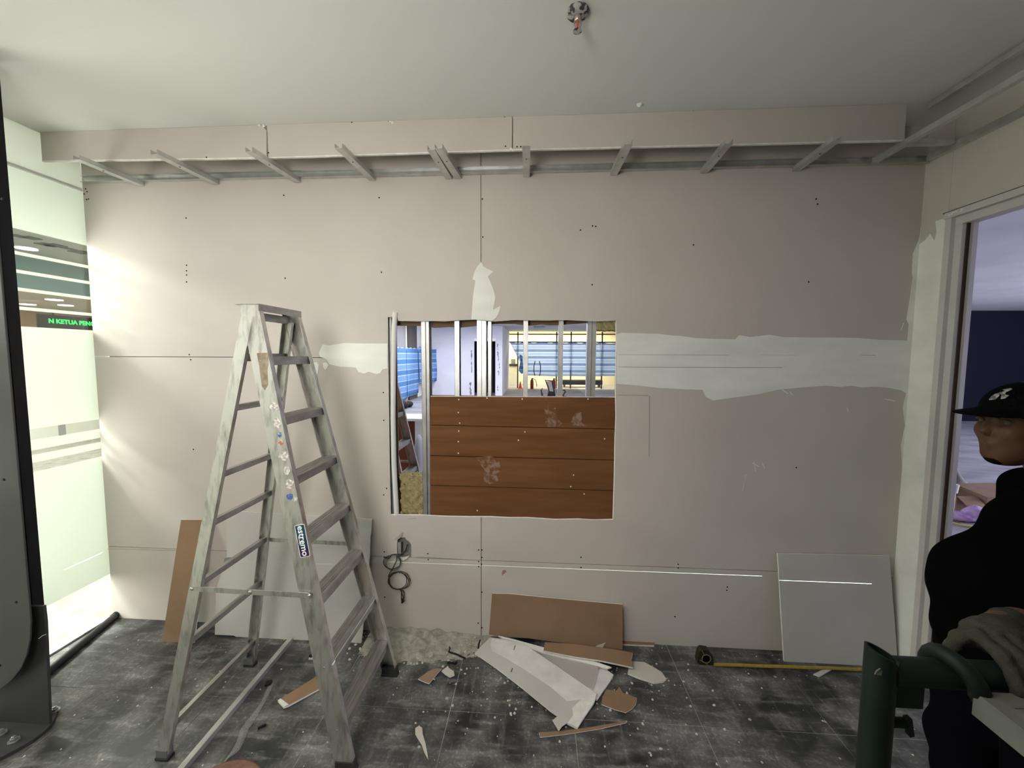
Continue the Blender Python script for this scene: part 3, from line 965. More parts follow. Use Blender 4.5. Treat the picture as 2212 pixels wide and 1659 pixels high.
for px, py in ((843, 262), (848, 265), (570, 272), (576, 268), (560, 270), (575, 338), (1104, 322), (1108, 324)):
    p = hit(px, py, 1, BY)
    mb.slab([(p.x - .009, BY - .001, p.z), (p.x, BY - .004, p.z + .008), (p.x + .008, BY - .001, p.z - .002), (p.x - .002, BY - .003, p.z - .01)], (0, .002, 0))
tag(mb.build('chipped_gypsum', 'gypsum', bulk), kind='stuff')

# angle rail along the wall under the bulkhead
ZR0 = W(640, 384)[1]
rail = struct(thing('trim_2', (0, D, ZR0)), 'galvanised angle rail screwed along the top of the wall')
rx = [W(183, 390)[0], W(656, 376)[0], XR - 0.004]
for i in range(2):
    dz = 0.004 * i
    MB().box((rx[i], D - 0.0016 - .002 * i, ZR0 - 0.004 - dz), (rx[i + 1] + (0.03 if i == 0 else 0), D - 0.0004 - .002 * i, ZR0 + 0.031 - dz)).build('rail_web', 'galv', rail)
    MB().box((rx[i], D - 0.030, ZR0 - 0.0055 - dz), (rx[i + 1], D - 0.0002, ZR0 - 0.004 - dz)).build('rail_lip', 'galv', rail)
    MB().box((rx[i], D - 0.024, ZR0 + 0.031 - dz), (rx[i + 1], D - 0.0002, ZR0 + 0.0325 - dz)).build('rail_lip', 'galv', rail)

ch = [((165, 345), (290, 396), 'first furring channel of the row, beside the glass partition'),
      ((332, 333), (449, 390), 'slanted furring channel, second of the row from the glass partition'),
      ((537, 328), (628, 385), 'slanted furring channel under the chipped joint of the bulkhead'),
      ((731, 320), (796, 382), 'furring channel alone between the chipped joint and the doubled channels'),
      ((931, 324), (966, 381), 'furring channel of the doubled pair, side facing the glass partition'),
      ((947, 321), (986, 381), 'furring channel of the doubled pair, side facing the straight channel'),
      ((1137, 315), (1137, 380), 'straight furring channel just past the clean bulkhead joint'),
      ((1358, 312), (1326, 378), 'furring channel next after the straight one, above the hole\'s far edge'),
      ((1575, 310), (1522, 373), 'furring channel last but one of the row before the dark corner'),
      ((1808, 305), (1722, 368), 'last furring channel of the row before the dark corner')]
for (pa, pb, lab) in ch:
    zc = ZR0 - 0.030
    a, b = hit(*pa, 2, zc), hit(*pb, 2, zc)
    d = Vector((b.x - a.x, b.y - a.y, 0))
    b = a + d * ((D - 0.004 - a.y) / d.y)
    t = thing('furring_channel', (b.x, b.y, zc), lab, 'metal channel', 'furring channels under the bulkhead')
    s = d.cross(Vector((0, 0, 1))).normalized() * 0.019
    u = Vector((0, 0, 1))
    MB().beam(a + u * .001, b + u * .001, 0.036, 0.0014).build('web', 'galv', t)
    MB().beam(a + s + u * .012, b + s + u * .012, 0.0014, 0.0235).build('flange', 'galv', t)
    MB().beam(a - s + u * .012, b - s + u * .012, 0.0014, 0.0235).build('flange', 'galv', t)
    sc = a + (b - a) * 0.38
    MB().lathe([(0.004, 0), (0.004, .0015), (.002, .003)], sc - u * .0002, (0, 0, -1), 8).build('screw', 'slot_dark', t)

# open soffit frame along the wall with the doorway
sof = struct(thing('trim_3', (1.9, 1.0, CEIL - .2)), 'unboarded metal soffit frame along the doorway wall')
xt = hit(2100, 165, 2, CEIL).x
MB().box((xt - .014, YB, CEIL - .028), (xt + .014, BY - .004, CEIL - .001)).build('rail', 'galv', sof)
zc = ZR0 - 0.012
xlow = hit(2040, 267, 2, zc).x
MB().box((xlow - .013, YB, zc), (xlow + .013, D - .034, zc + .026)).build('rail', 'galv', sof)
zw_ = hit(2120, 290, 0, XR).z
MB().box((XR - .026, YB, zw_ - .012), (XR - .0005, D - .034, zw_ + .018)).build('rail', 'galv', sof)
MB().box((hit(1955, 290, 1, BY).x, BY + .02, 2.80), (XR - .03, BY + .05, 2.825)).build('rail', 'galv', sof)

# sprinkler head and small fixing in the ceiling
sp = hit(1248, 24, 2, CEIL)
t = thing('sprinkler', (sp.x, sp.y, CEIL), 'sprinkler head with a smudged round escutcheon', 'sprinkler')
MB().lathe([(0.040, 0.0), (0.042, 0.006), (0.036, 0.013), (0.020, 0.017)], (sp.x, sp.y, CEIL), (0, 0, -1), 28).build('escutcheon', 'sprinkler_dirty', t, smooth=True)
MB().lathe([(0.012, 0.014), (0.012, 0.03), (0.009, 0.034)], (sp.x, sp.y, CEIL), (0, 0, -1), 14).build('body', 'sprinkler_chrome', t, smooth=True)
for s in (-1, 1):
    MB().tube([(sp.x + s * .010, sp.y, CEIL - .03), (sp.x + s * .013, sp.y, CEIL - .045), (sp.x + s * .004, sp.y, CEIL - .063)], 0.0028, 8).build('frame_arm', 'sprinkler_chrome', t, smooth=True)
MB().tube([(sp.x, sp.y, CEIL - .034), (sp.x, sp.y, CEIL - .062)], 0.0035, 8).build('bulb', 'cone_red', t, smooth=True)
mb = MB().lathe([(0.005, .062), (0.006, .066), (0.016, .067), (0.016, .0685), (0.004, .070)], (sp.x, sp.y, CEIL), (0, 0, -1), 20)
mb.build('deflector', 'sprinkler_dirty', t)
pp = hit(1382, 226, 2, CEIL)
tag(MB().lathe([(0.016, 0), (0.013, .005), (0.005, .008), (0.004, .012)], (pp.x, pp.y, CEIL), (0, 0, -1), 12).build('ceiling_plug', 'compound', smooth=True), 'small white filled plug in the ceiling near the bulkhead', 'ceiling plug')

# ================================================================== SETTING: glass partition with frosted bands
gl = struct(thing('wall_left', (XL, 0, 0)), 'glass partition with frosted film bands')
MB().box((XL - 0.022, YB, 2.755), (XL - .004, D - .001, CEIL - .001)).build('frosted_header', 'frosted_film', gl)
MB().box((XL - 0.024, YB, 2.742), (XL - .002, D - .001, 2.7548)).build('head_channel', 'white_paint', gl)
for y0, y1 in ((YB, -1.65), (-1.646, 0.146), (0.15, 1.62), (1.624, D + .11)):
    MB().box((XL - 0.032, y0, 0.012), (XL - 0.022, y1, 2.742)).build('glass_pane', 'clear_glass', gl)


def film(z0, z1_):
    for ya_, yb2 in ((YB, D + .10),):
        MB().box((XL - 0.0214, ya_, z0), (XL - 0.0206, yb2, z1_)).build('frosted_film', 'frosted_film', gl)


film(2.418, 2.742)
for z in (2.288, 2.190, 2.094, 1.992):
    film(z - 0.009, z + 0.009)
film(1.325, 1.893)
film(1.205, 1.262)
film(1.135, 1.178)
film(0.292, 1.082)
MB().box((XL - 0.05, YB, 0.0), (XL - .004, D - .001, 0.012)).build('floor_channel', 'galv', gl)
# dark tube lying along the foot of the partition
p0, p1 = FL(101, 1453, .022), FL(249, 1330, .022)
dr = (p0 - p1)
t = thing('floor_pipe', (p1.x, p1.y, 0), 'black metal tube lying on the floor along the glass partition', 'pipe')
MB().tube([p1 - dr.normalized() * .0, p1 + dr * 2.2], 0.020, 18).build('tube', 'track_black', t, smooth=True)
MB().tube([p1 - dr.normalized() * .012, p1 + dr.normalized() * .004], 0.0225, 18).build('end_cap', 'rubber', t, smooth=True)

# corridor beyond the glass
struct(MB().box((-10.7, YB, -0.05), (-5.12, 9.0, -0.002)).box((-5.12, YB, -0.05), (XL - .0502, 7.5, -0.002)).build('floor_corridor', 'corridor_floor'), 'pale lit corridor floor beyond the glass')
co = struct(thing('ceiling_corridor', (-5, 2, 3.08)), 'corridor ceiling with slot vents beyond the glass')
MB().box((-7.0, YB, 3.08), (XL - .06, 7.5, 3.13)).build('soffit', 'grey_soffit', co)
MB().box((-7.06, YB, 2.60), (-7.0, 9.0, 3.13)).build('fascia', 'teal_fascia', co)
MB().box((-10.7, YB, 2.60), (-7.062, 9.0, 2.66)).build('low_soffit', 'brown_soffit', co)
for px0, px1, py in ((30, 52, 509), (58, 78, 513), (90, 108, 527), (113, 120, 529), (130, 164, 536), (171, 180, 544)):
    a, b = hit(px0, py - 3, 2, 3.079), hit(px1, py + 4, 2, 3.079)
    MB().box((min(a.x, b.x) - .03, min(a.y, b.y), 3.070), (max(a.x, b.x) + .03, max(a.y, b.y), 3.0795)).build('slot_vent', 'slot_dark', co)
for px, py, z in ((57, 536, 3.08), (117, 647, 2.60), (142, 659, 2.60), (60, 657, 2.60)):
    a = hit(px, py, 2, z)
    MB().lathe([(0.10, 0.0), (0.10, 0.012), (0.085, 0.014)], (a.x, a.y, z), (0, 0, -1), 16).build('downlight', 'lamp_face', co)
struct(MB().box((-10.8, YB, 0), (-10.7, 9.0, 2.66)).build('wall_corridor_far', 'brown_wall'), 'brown corridor wall beyond the glass')
struct(MB().box((-10.7, 9.0, 0), (-5.12, 9.1, 3.13)).build('wall_corridor_end', 'white_paint'))
struct(MB().box((-5.12, 7.5, 0), (XL - .001, 7.6, 3.13)).build('wall_corridor_end', 'white_paint'))
struct(MB().box((-10.7, YB - .1, 0), (XL - .06, YB - .001, 3.13)).build('wall_corridor_back', 'white_paint'))
struct(MB().box((XL - .06, D + .115, 0), (XL - .001, 7.499, 3.13)).build('wall_corridor_inner', 'white_paint'))
# running text sign
sx = -9.6
c0, c1 = hit(118, 687, 0, sx), hit(200, 706, 0, sx)
led = thing('led_sign', (sx, (c0.y + c1.y) / 2, c1.z), 'black sign with running green letters across the corridor', 'sign')
zc_ = (hit(150, 697, 0, sx).z)
MB().box((sx - .06, c0.y - .25, zc_ - .13), (sx, c1.y + .5, zc_ + .13)).build('case', 'sign_case', led)
MB().tube([(sx - .03, c0.y, zc_ + .13), (sx - .03, c0.y, 2.60)], 0.012, 8).build('hanger', 'sign_case', led)
MB().tube([(sx - .03, c1.y + .3, zc_ + .13), (sx - .03, c1.y + .3, 2.60)], 0.012, 8).build('hanger', 'sign_case', led)
cm = hit(157, 697, 0, sx)
text_mesh('lettering', 'N KETUA PENG', 'led_green', led, 0.118, (sx + .004, cm.y, cm.z), (0, 1, 0), (0, 0, 1), 0.004, 0.004)
# white counter and boards low in the corridor, seen through the clear strips
t = thing('reception_counter', (-9.6, 5.5, 0), 'white counter with grey gaps across the corridor', 'counter')
MB().box((-10.0, 2.0, 0), (-9.3, 8.6, 0.95)).build('body', 'counter_white', t)
MB().box((-10.05, 1.95, 0.95), (-9.2, 8.65, 1.0)).build('counter_top', 'counter_white', t)
for yy in (3.4, 4.7, 5.9, 7.1):
    MB().box((-9.305, yy, 0.05), (-9.295, yy + .12, 0.9)).build('recess', 'grey_soffit', t)

# ================================================================== SETTING: wall with the doorway
wr = struct(thing('wall_right', (XR, 0, 0)), 'plasterboard wall with a doorway')
DY1 = hit(2092, 490, 0, XR).y + 0.052        # far side of the opening
DY0 = 1.10
DZ = hit(2090, 482, 0, XR).z + 0.05
WT = 0.07
MB().box((XR, DY1 + 0.05, 0), (XR + WT, D - .0005, CEIL - .001)).build('drywall_panel', 'drywall', wr)
MB().box((XR, DY0 - 0.05, DZ), (XR + WT, DY1 + 0.049, CEIL - .001)).build('drywall_panel', 'drywall', wr)
MB().box((XR, YB, 0), (XR + WT, DY0 - 0.051, CEIL - .001)).build('drywall_panel', 'drywall', wr)
pw = [hit(a, b, 0, XR) for a, b in ((2021, 478), (2024, 500), (2019, 520), (2010, 505), (2000, 518), (1986, 528), (1978, 545))]
poly = [(p.y, p.z) for p in pw] + [(D - .001, hit(1978, 548, 0, XR).z), (D - .001, 0.01), (DY1 + .05, 0.01), (DY1 + .05, pw[0].z)]
MB().prism(poly, 0, XR - .0016, XR + .001).build('joint_compound', 'compound', wr)
df = struct(thing('door_1', (XR, DY1, 0)), 'stripped white door frame')
xo = XR - 0.004
fz = DZ
# far jamb: stepped profile from the wall into the opening
MB().box((xo - .006, DY1 + .022, 0), (XR + WT + .006, DY1 + .052, fz + .0)).build('jamb', 'door_frame', df)
MB().box((xo + .016, DY1 - .012, 0), (XR + WT, DY1 + .0218, fz - .02)).build('jamb', 'door_frame', df)
MB().box((xo + .034, DY1 - .020, 0), (XR + WT - .004, DY1 - .0122, fz - .03)).build('gasket', 'door_gasket', df)
MB().box((xo + .046, DY1 - .034, 0), (XR + WT - .006, DY1 - .0202, fz - .04)).build('stop_strip', 'aluminium_strip', df)
MB().box((xo - .006, DY0 - .052, 0), (XR + WT + .006, DY0 - .022, fz)).build('jamb', 'door_frame', df)
MB().box((xo + .018, DY0 - .0218, 0), (XR + WT - .01, DY0 + .012, fz - .02)).build('jamb', 'door_frame', df)
MB().box((xo - .010, DY0 - .052, fz - .001), (XR + WT + .006, DY1 + .056, fz + .030)).build('head', 'door_frame', df)
MB().box((xo + .014, DY0 - .022, fz - .040), (XR + WT, DY1 + .0215, fz - .0015)).build('head', 'door_frame', df)
MB().box((xo - .003, DY0 - .06, fz + .0305), (XR - .0005, DY1 + .07, fz + .036)).build('shadow_gap', 'door_gasket', df)
mb = MB()
for px, py in ((2058, 462), (2062, 459), (2068, 457), (2078, 456), (2080, 452), (2052, 465)):
    p = hit(px, py, 0, XR - .012)
    mb.obox((XR - .012, p.y, p.z), (1, .2, 0), (0, 1, .3), (.2, 0, 1), .012, .012, .007)
tag(mb.build('plaster_crumbs', 'compound', df), kind='stuff')

# wall behind the camera, unseen; its dark colour is there to cut bounced light
struct(MB().box((XL - .05, YB - .1, 0), (XR + WT, YB - .001, CEIL)).build('wall_front_unseen', 'column_grey'), 'unseen end wall behind the viewer, coloured dark to cut bounced light')

# ================================================================== SETTING: hall behind the wall and room through the doorway
HC = 3.0
struct(MB().box((XL, D + .112, -0.05), (XR + WT, 24.2, -0.002)).box((-5.1, 7.601, -0.05), (XL, 24.2, -0.002)).build('floor_hall', 'hall_floor'), 'grey screeded floor of the hall behind the wall')
struct(MB().box((XR + WT + .001, -4, -0.05), (16.2, 24.2, -0.002)).build('floor_side_room', 'side_floor'), 'grey dusty floor of the room through the doorway')
struct(MB().box((XL, D + .112, HC), (XR + WT, 21.25, HC + .05)).box((-5.1, 7.601, HC), (XL, 21.25, HC + .05)).build('ceiling_hall', 'hall_white'), 'pale ceiling of the hall behind the wall')
struct(MB().box((XR + WT + .001, -4, HC), (16.2, 21.25, HC + .05)).build('ceiling_side_room', 'hall_white'), 'pale ceiling of the room through the doorway')
struct(MB().box((8.0, 11.6, 0), (16.2, 11.75, HC)).build('wall_side_room_far', 'navy_wall'), 'dark navy wall of the room through the doorway')
struct(MB().box((16.0, -4, 0), (16.2, 11.6, HC)).build('wall_side_room_end', 'hall_white'))
struct(MB().box((XR + WT, -4.2, 0), (16.2, -4.0, HC)).build('wall_side_room_back', 'hall_white'))
struct(MB().box((7.8, 11.752, 0), (8.0, 24.2, HC)).build('wall_hall_right', 'hall_white'))
# white partition with a dark doorway
YW = 17.0
X0, X1 = hit(930, 780, 1, YW).x - .35, hit(1085, 780, 1, YW).x
dx0, dx1 = hit(1024, 780, 1, YW).x, hit(1070, 780, 1, YW).x
dz = hit(1047, 737, 1, YW).z
wh = struct(thing('wall_hall_partition', (X0, YW, 0)), 'white partition with a dark doorway in the hall')
MB().box((X0, YW, 0), (dx0, YW + .15, HC - .01)).build('wall_panel', 'hall_white', wh)
MB().box((dx1, YW, 0), (X1, YW + .15, HC - .01)).build('wall_panel', 'hall_white', wh)
MB().box((dx0 + .001, YW, dz + .12), (dx1 - .001, YW + .15, HC - .01)).build('wall_panel', 'hall_white', wh)
MB().box((dx0 + .001, YW - .01, dz), (dx1 - .001, YW + .14, dz + .119)).build('lintel', 'lead_white', wh)
MB().box((X1 - .15, YW + .151, 0), (X1, 21.2, HC - .01)).build('wall_panel', 'hall_white', wh)
MB().box((X0, YW + 1.4, 0), (X1 - .151, YW + 1.45, HC - .01)).build('inner_wall', 'navy_wall', wh)  # unlit room behind the doorway, its darkness put into the wall colour
mb = MB()
for px, py, w_, h_ in ((1019, 765, 3, 16), (1019, 790, 2, 30), (1016, 840, 4, 26), (1075, 750, 2, 14), (1076, 770, 3, 20), (1079, 790, 2, 12), (1077, 806, 3, 10), (1075, 838, 2, 12)):
    for q in range(4):
        pp_ = [(px + w_ * (random.random() - .5) + w_ * .4 * math.cos(i * 1.05), py + h_ * (q / 4 - .4) + h_ * .17 * math.sin(i * 1.05)) for i in range(6)]
        mb.prism([(hit(a, b, 1, YW).x, hit(a, b, 1, YW).z) for a, b in pp_], 1, YW - .003, YW + .001)
tag(mb.build('plaster_gouges', 'column_grey', wh), kind='stuff')
# side wall of the hall with two grey columns
XS = -4.95
ws = struct(thing('wall_hall_side', (XS, 10, 0)), 'pale side wall of the hall with grey columns')
MB().box((XS - .15, 7.601, 0), (XS, YW + .15, HC - .01)).build('wall_panel', 'lead_white', ws)
for pa, pb, mm in ((858, 877, 'column_grey'), (885, 901, 'mullion_dark')):
    a, b = hit(pa, 760, 0, XS + .1), hit(pb, 760, 0, XS + .1)
    MB().box((XS + .001, a.y, 0), (XS + .10, b.y, HC - .02)).build('column', mm, ws)


def sheet(name, label, mtl, corners, ny=1, wav=0.02, off=(0, -.01, 0)):
    """hanging sheet: 4 corners TL, TR, BR, BL, gently rippled"""
    tl, tr, br, bl = [Vector(c) for c in corners]
    N, M_ = 24, 14
    mb = MB()
    nrm = (tr - tl).cross(bl - tl).normalized()
    P = []
    for j in range(M_ + 1):
        v = j / M_
        for i in range(N + 1):
            u = i / N
            p = (tl * (1 - u) + tr * u) * (1 - v) + (bl * (1 - u) + br * u) * v
            p = p + nrm * wav * (math.sin(u * 19 + v * 3) * .6 + math.sin(u * 7 + v * 5 + 1)) * v + Vector((0, 0, -.05 * math.sin(u * math.pi * 3) ** 2 * (1 - v)))
            P.append(p)
    F = [(j * (N + 1) + i, j * (N + 1) + i + 1, (j + 1) * (N + 1) + i + 1, (j + 1) * (N + 1) + i) for j in range(M_) for i in range(N)]
    mb.add(P, F)
    o = mb.build(name, mtl, None, smooth=True)
    sm = o.modifiers.new('thickness', 'SOLIDIFY')
    sm.thickness = 0.004
    return tag(o, label, 'plastic sheet', 'blue striped plastic sheets in the hall')


xs_ = XS + .14


def LS(px, py):
    return hit(px, py, 0, xs_)


ya, yb_, yc = LS(848, 760).y, LS(878, 760).y, LS(903, 760).y
sheet('plastic_sheet', 'blue striped sheet hung on the side wall beyond the folding ladder', 'sheet_side', ((xs_, ya, 2.02), (xs_, yb_, 2.02), (xs_, yb_, .12), (xs_, ya, .10)))
sheet('plastic_sheet', 'blue striped sheet on the side wall, ending above a dark bag', 'sheet_side', ((xs_, yb_ + .03, 2.03), (xs_, yc, 2.03), (xs_, yc, .20), (xs_, yb_ + .03, .14)))
sheet('plastic_sheet', 'narrow blue sheet gathered in the corner beside the double studs', 'sheet_side', ((xs_ + .02, yc + .05, 2.1), (XS + .6, YW - .012, 2.0), (XS + .62, YW - .012, .62), (xs_ + .02, yc + .05, .55)), wav=.05)
bg = hit(876, 866, 0, xs_ + .5)
tag(sdf_object(lambda p: smin(sd_ell(p, (bg.x, bg.y - .2, .12), (.16, .2, .12)), sd_ell(p, (bg.x + .05, bg.y + .2, .10), (.13, .22, .10)), .06), (bg.x - .3, bg.y - .6, -.02), (bg.x + .3, bg.y + .6, .3), .025, 'dark_bag', 'black_scrap', None), 'dark slumped bag on the floor below the blue sheets', 'bag')

# window wall at the end of the hall, lit lobby beyond
YG = 21.2
wg = struct(thing('window_1', (1, YG, 0)), 'glazed wall with dark mullions at the end of the hall')
gx0, gx1 = hit(1098, 780, 1, YG).x, 7.8
MB().box((gx0, YG, 0.0), (gx1, YG + .01, HC - .02)).build('pane', 'clear_glass', wg)
for py in (722, 739):
    z = hit(1160, py, 1, YG).z
    MB().box((gx0, YG - .03, z - .03), (gx1, YG - .001, z + .03)).build('transom', 'mullion_dark', wg)
for px in (1118.5, 1202, 1233, 1300):
    x = hit(px, 780, 1, YG).x
    MB().box((x - .035, YG - .03, 0), (x + .035, YG - .001, HC - .02)).build('mullion', 'mullion_dark', wg)
for px in (1155, 1166):
    s = -1 if px < 1160 else 1
    path = [hit(px - s * 1, 780, 1, YG - .12), hit(px + s * 1.5, 790, 1, YG - .14), hit(px + s * 1.5, 803, 1, YG - .14), hit(px - s * 0.5, 812, 1, YG - .12)]
    MB().tube(path, .022, 8).build('pull_handle', 'bench_black', wg, smooth=True)


def WS(px, py):
    return hit(px, py, 1, YG - .07)


sheet('plastic_sheet', 'pale blue striped sheet with a folded torn corner over the glazed doors', 'sheet_window', (WS(1101, 739), WS(1206, 739), WS(1206, 813), WS(1138, 811)), wav=.03)
sheet('plastic_sheet', 'blue striped sheet over the glazing behind the office chair arm', 'sheet_window', (WS(1206.3, 739), WS(1299, 740), WS(1299, 813), WS(1206.3, 812)), wav=.03)
sheet('plastic_sheet', 'blue striped sheet over the last glazing panel under the wool scrap', 'sheet_window', (WS(1299.3, 740), WS(1420, 741), WS(1420, 813), WS(1299.3, 812)), wav=.03)
WC = lambda a, b: hit(a, b, 1, YG - .16)
tag(MB().slab([WC(1122, 765), WC(1128, 768), WC(1131, 806), WC(1126, 808), WC(1120, 800), WC(1124, 780)], (0, -.02, 0)).build('plastic_sheet', 'sheet_side'), 'dark blue hanging corner of the torn sheet', 'plastic sheet', 'blue striped plastic sheets in the hall')
struct(MB().box((gx0 - .4, 24.0, 0), (7.8, 24.2, HC + .3)).build('wall_lobby', 'lobby_cream'), 'cream lobby wall beyond the glazing')
struct(MB().box((gx0 - .4, 21.26, HC + .25), (7.8, 24.2, HC + .3)).build('ceiling_lobby', 'lobby_cream'))
struct(MB().box((gx0 - .5, 21.26, 0), (gx0 - .4, 24.0, HC + .3)).build('wall_lobby_side', 'lobby_cream'))
# lobby and hall furniture
a = hit(1100, 838, 1, 23.0)
t = thing('lobby_cabinet', (a.x + .2, 23.2, 0), 'pale low cabinet with a black top in the lobby', 'cabinet')
b = hit(1117, 788, 1, 23.0)
MB().box((a.x - .1, 22.9, 0), (b.x, 23.5, 1.10)).build('body', 'counter_white', t)
MB().box((a.x - .1, 22.88, 1.10), (b.x, 23.5, 1.24)).build('top', 'bench_black', t)
MB().box((b.x - .35, 23.0, 1.24), (b.x - .1, 23.2, 1.52)).build('monitor', 'column_grey', t)
a, b = hit(1213, 830, 1, 22.2), hit(1300, 830, 1, 22.2)
t = thing('lobby_bench', ((a.x + b.x) / 2, 22.2, 0), 'long black bench behind the glazing', 'bench')
MB().box((a.x, 21.95, .14), (b.x, 22.5, .40)).build('seat', 'bench_black', t, bevel=.03)
for x in (a.x + .15, b.x - .15):
    MB().box((x - .04, 22.0, 0), (x + .04, 22.45, .14)).build('leg', 'mullion_dark', t)


def extinguisher(px, lab):
    p = hit(px, 838, 1, 20.7)
    x, y = p.x, 20.7
    t = thing('fire_extinguisher', (x, y, 0), lab, 'fire extinguisher', 'extinguishers on the hall floor')
    MB().lathe([(0.08, 0.0), (0.085, .02), (0.085, .40), (0.06, .47), (0.03, .50)], (x, y, 0), (0, 0, 1), 18).build('cylinder', 'extinguisher_red', t, smooth=True)
    MB().box((x - .03, y - .02, .50), (x + .06, y + .02, .56)).build('valve', 'bench_black', t)
    MB().tube([(x + .05, y - .03, .53), (x + .2, y - .06, .45), (x + .24, y - .06, .25), (x + .25, y - .06, .12)], .016, 8).build('hose', 'bench_black', t, smooth=True)


extinguisher(1149, 'red fire extinguisher standing clear on the hall floor')
extinguisher(1196, 'red fire extinguisher half hidden behind the office chair')
p = hit(1124, 836, 1, 20.9)
t = thing('traffic_cone', (p.x, 20.9, 0), 'small orange cone by the glazing', 'cone')
MB().box((p.x - .12, 20.78, 0), (p.x + .12, 21.02, .025)).build('base', 'cone_red', t)
MB().lathe([(0.09, .025), (0.02, .36), (.015, .37)], (p.x, 20.9, 0), (0, 0, 1), 14).build('cone', 'cone_red', t, smooth=True)
# office chair
YC = 12.4
cx = hit(1190, 850, 1, YC).x
t = thing('office_chair', (cx, YC, 0), 'black mesh-back office chair in the hall', 'chair')


def CP(px, py, y=YC):
    return hit(px, py, 1, y)


fr = [CP(1178, 821), CP(1192, 823), CP(1194, 831), CP(1197, 846), CP(1200, 856), CP(1182, 857), CP(1186, 846), CP(1184, 836)]
MB().tube(fr, .022, 8, closed=True).build('back_frame', 'plastic_black', t, smooth=True)
MB().slab([CP(1180, 823), CP(1191, 824), CP(1196, 846), CP(1187, 845), CP(1185, 836)], (0, .012, 0)).build('mesh_back', 'mesh_grey', t)
MB().slab([CP(1187, 845), CP(1197, 846), CP(1200, 857), CP(1182, 857)], (0, .03, 0)).build('lumbar_pad', 'plastic_black', t)
MB().box((cx - .25, YC - .05, .42), (cx + .27, YC + .45, .50)).build('seat', 'plastic_black', t, bevel=.03)
MB().tube([(cx, YC + .2, .09), (cx, YC + .2, .42)], .03, 10).build('gas_lift', 'plastic_black', t)
for k in range(5):
    an = k * 2 * math.pi / 5
    q = (cx + .3 * math.cos(an), YC + .2 + .3 * math.sin(an))
    l = MB().beam((cx, YC + .2, .09), (*q, .07), .05, .03).build('base_leg', 'plastic_black', t)
    MB().lathe([(.03, -.012), (.03, .012)], (*q, .03), (1, 0, 0), 10).build('caster', 'plastic_black', l)
for s, pts in ((1, [(1213, 843), (1219, 842), (1221, 846), (1217, 853), (1212, 856), (1224, 856)]),):
    MB().tube([CP(x, y, YC + .1) for x, y in pts], .024, 8).build('armrest', 'plastic_black', t, smooth=True)
MB().tube([(cx - .27, YC + .05, .48), (cx - .30, YC + .05, .66), (cx - .27, YC + .35, .68)], .024, 8).build('armrest', 'plastic_black', t, smooth=True)
# ceiling track light in the hall
a, b = hit(1152, 705, 2, HC - .06), hit(1177, 705, 2, HC - .06)
t = thing('ceiling_track', ((a.x + b.x) / 2, a.y, HC), 'thin grey track hanging under the hall ceiling', 'ceiling fixture')
MB().box((a.x, a.y - .03, HC - .10), (b.x, a.y + .03, HC - .06)).build('track', 'column_grey', t)
MB().tube([(a.x + .1, a.y, HC - .06), (a.x + .1, a.y, HC)], .01, 6).build('rod', 'column_grey', t)
MB().tube([(b.x - .1, a.y, HC - .06), (b.x - .1, a.y, HC)], .01, 6).build('rod', 'column_grey', t)
# cabinet behind the second ladder
a, b = hit(845, 905, 1, 5.2), hit(898, 1000, 1, 5.2)
c = hit(914, 905, 1, 5.2)
t = thing('open_cabinet', ((a.x + b.x) / 2, 5.4, 0), 'dark brown cabinet with white edges behind the hall ladder', 'cabinet')
MB().box((a.x - .3, 5.2, .16), (b.x, 5.6, a.z - .02)).build('door', 'cabinet_brown', t)
MB().box((a.x - .3, 5.16, a.z - .02), (c.x, 5.62, a.z + .012)).build('top', 'lead_white', t)
MB().box((b.x + .001, 5.18, .0), (c.x, 5.6, a.z - .021)).build('side_panel', 'lead_white', t)
MB().box((a.x - .3, 5.18, .0), (b.x, 5.6, .159)).build('plinth', 'lead_white', t)
cc = hit(908, 980, 1, 4.9)
tag(sdf_object(lambda p: smin(sd_ell(p, (cc.x, 4.85, cc.z - .12), (.07, .09, .38)), sd_ell(p, (cc.x - .02, 4.8, .10), (.12, .12, .14)), .1), (cc.x - .25, 4.55, -.03), (cc.x + .25, 5.1, cc.z + .35), .02, 'dust_cloth', 'cloth_grey', None), 'grey dust cloth slumped against the brown cabinet', 'cloth')

# ---- things lying in the room through the doorway
gy = 4.6


def G(px, py, y=gy):
    return hit(px + 12, py, 1, y)


def open_box(name, label, x0, x1, y0, y1, h, mtl, flap):
    t = thing(name, ((x0 + x1) / 2, (y0 + y1) / 2, 0), label, 'cardboard box')
    k = .006
    MB().box((x0, y0, 0), (x1, y0 + k, h)).build('side', mtl, t)
    MB().box((x0, y1 - k, 0), (x1, y1, h)).build('side', mtl, t)
    MB().box((x0, y0 + k, 0), (x0 + k, y1 - k, h)).build('side', mtl, t)
    MB().box((x1 - k, y0 + k, 0), (x1, y1 - k, h)).build('side', mtl, t)
    MB().box((x0 + k, y0 + k, 0), (x1 - k, y1 - k, k)).build('bottom', mtl, t)
    for s in flap:
        if s == 'f':
            MB().slab([(x0, y0, h), (x1, y0, h), (x1, y0 - .14, h - .09), (x0, y0 - .14, h - .09)], (0, 0, .005)).build('flap', mtl, t)
        if s == 'b':
            MB().slab([(x0, y1, h), (x1, y1, h), (x1 - .02, y1 + .06, h + .16), (x0 + .02, y1 + .06, h + .16)], (0, .005, 0)).build('flap', mtl, t)
        if s == 'l':
            MB().slab([(x0, y0, h), (x0, y1, h), (x0 - .12, y1, h - .08), (x0 - .12, y0, h - .08)], (0, 0, .005)).build('flap', mtl, t)
    return t


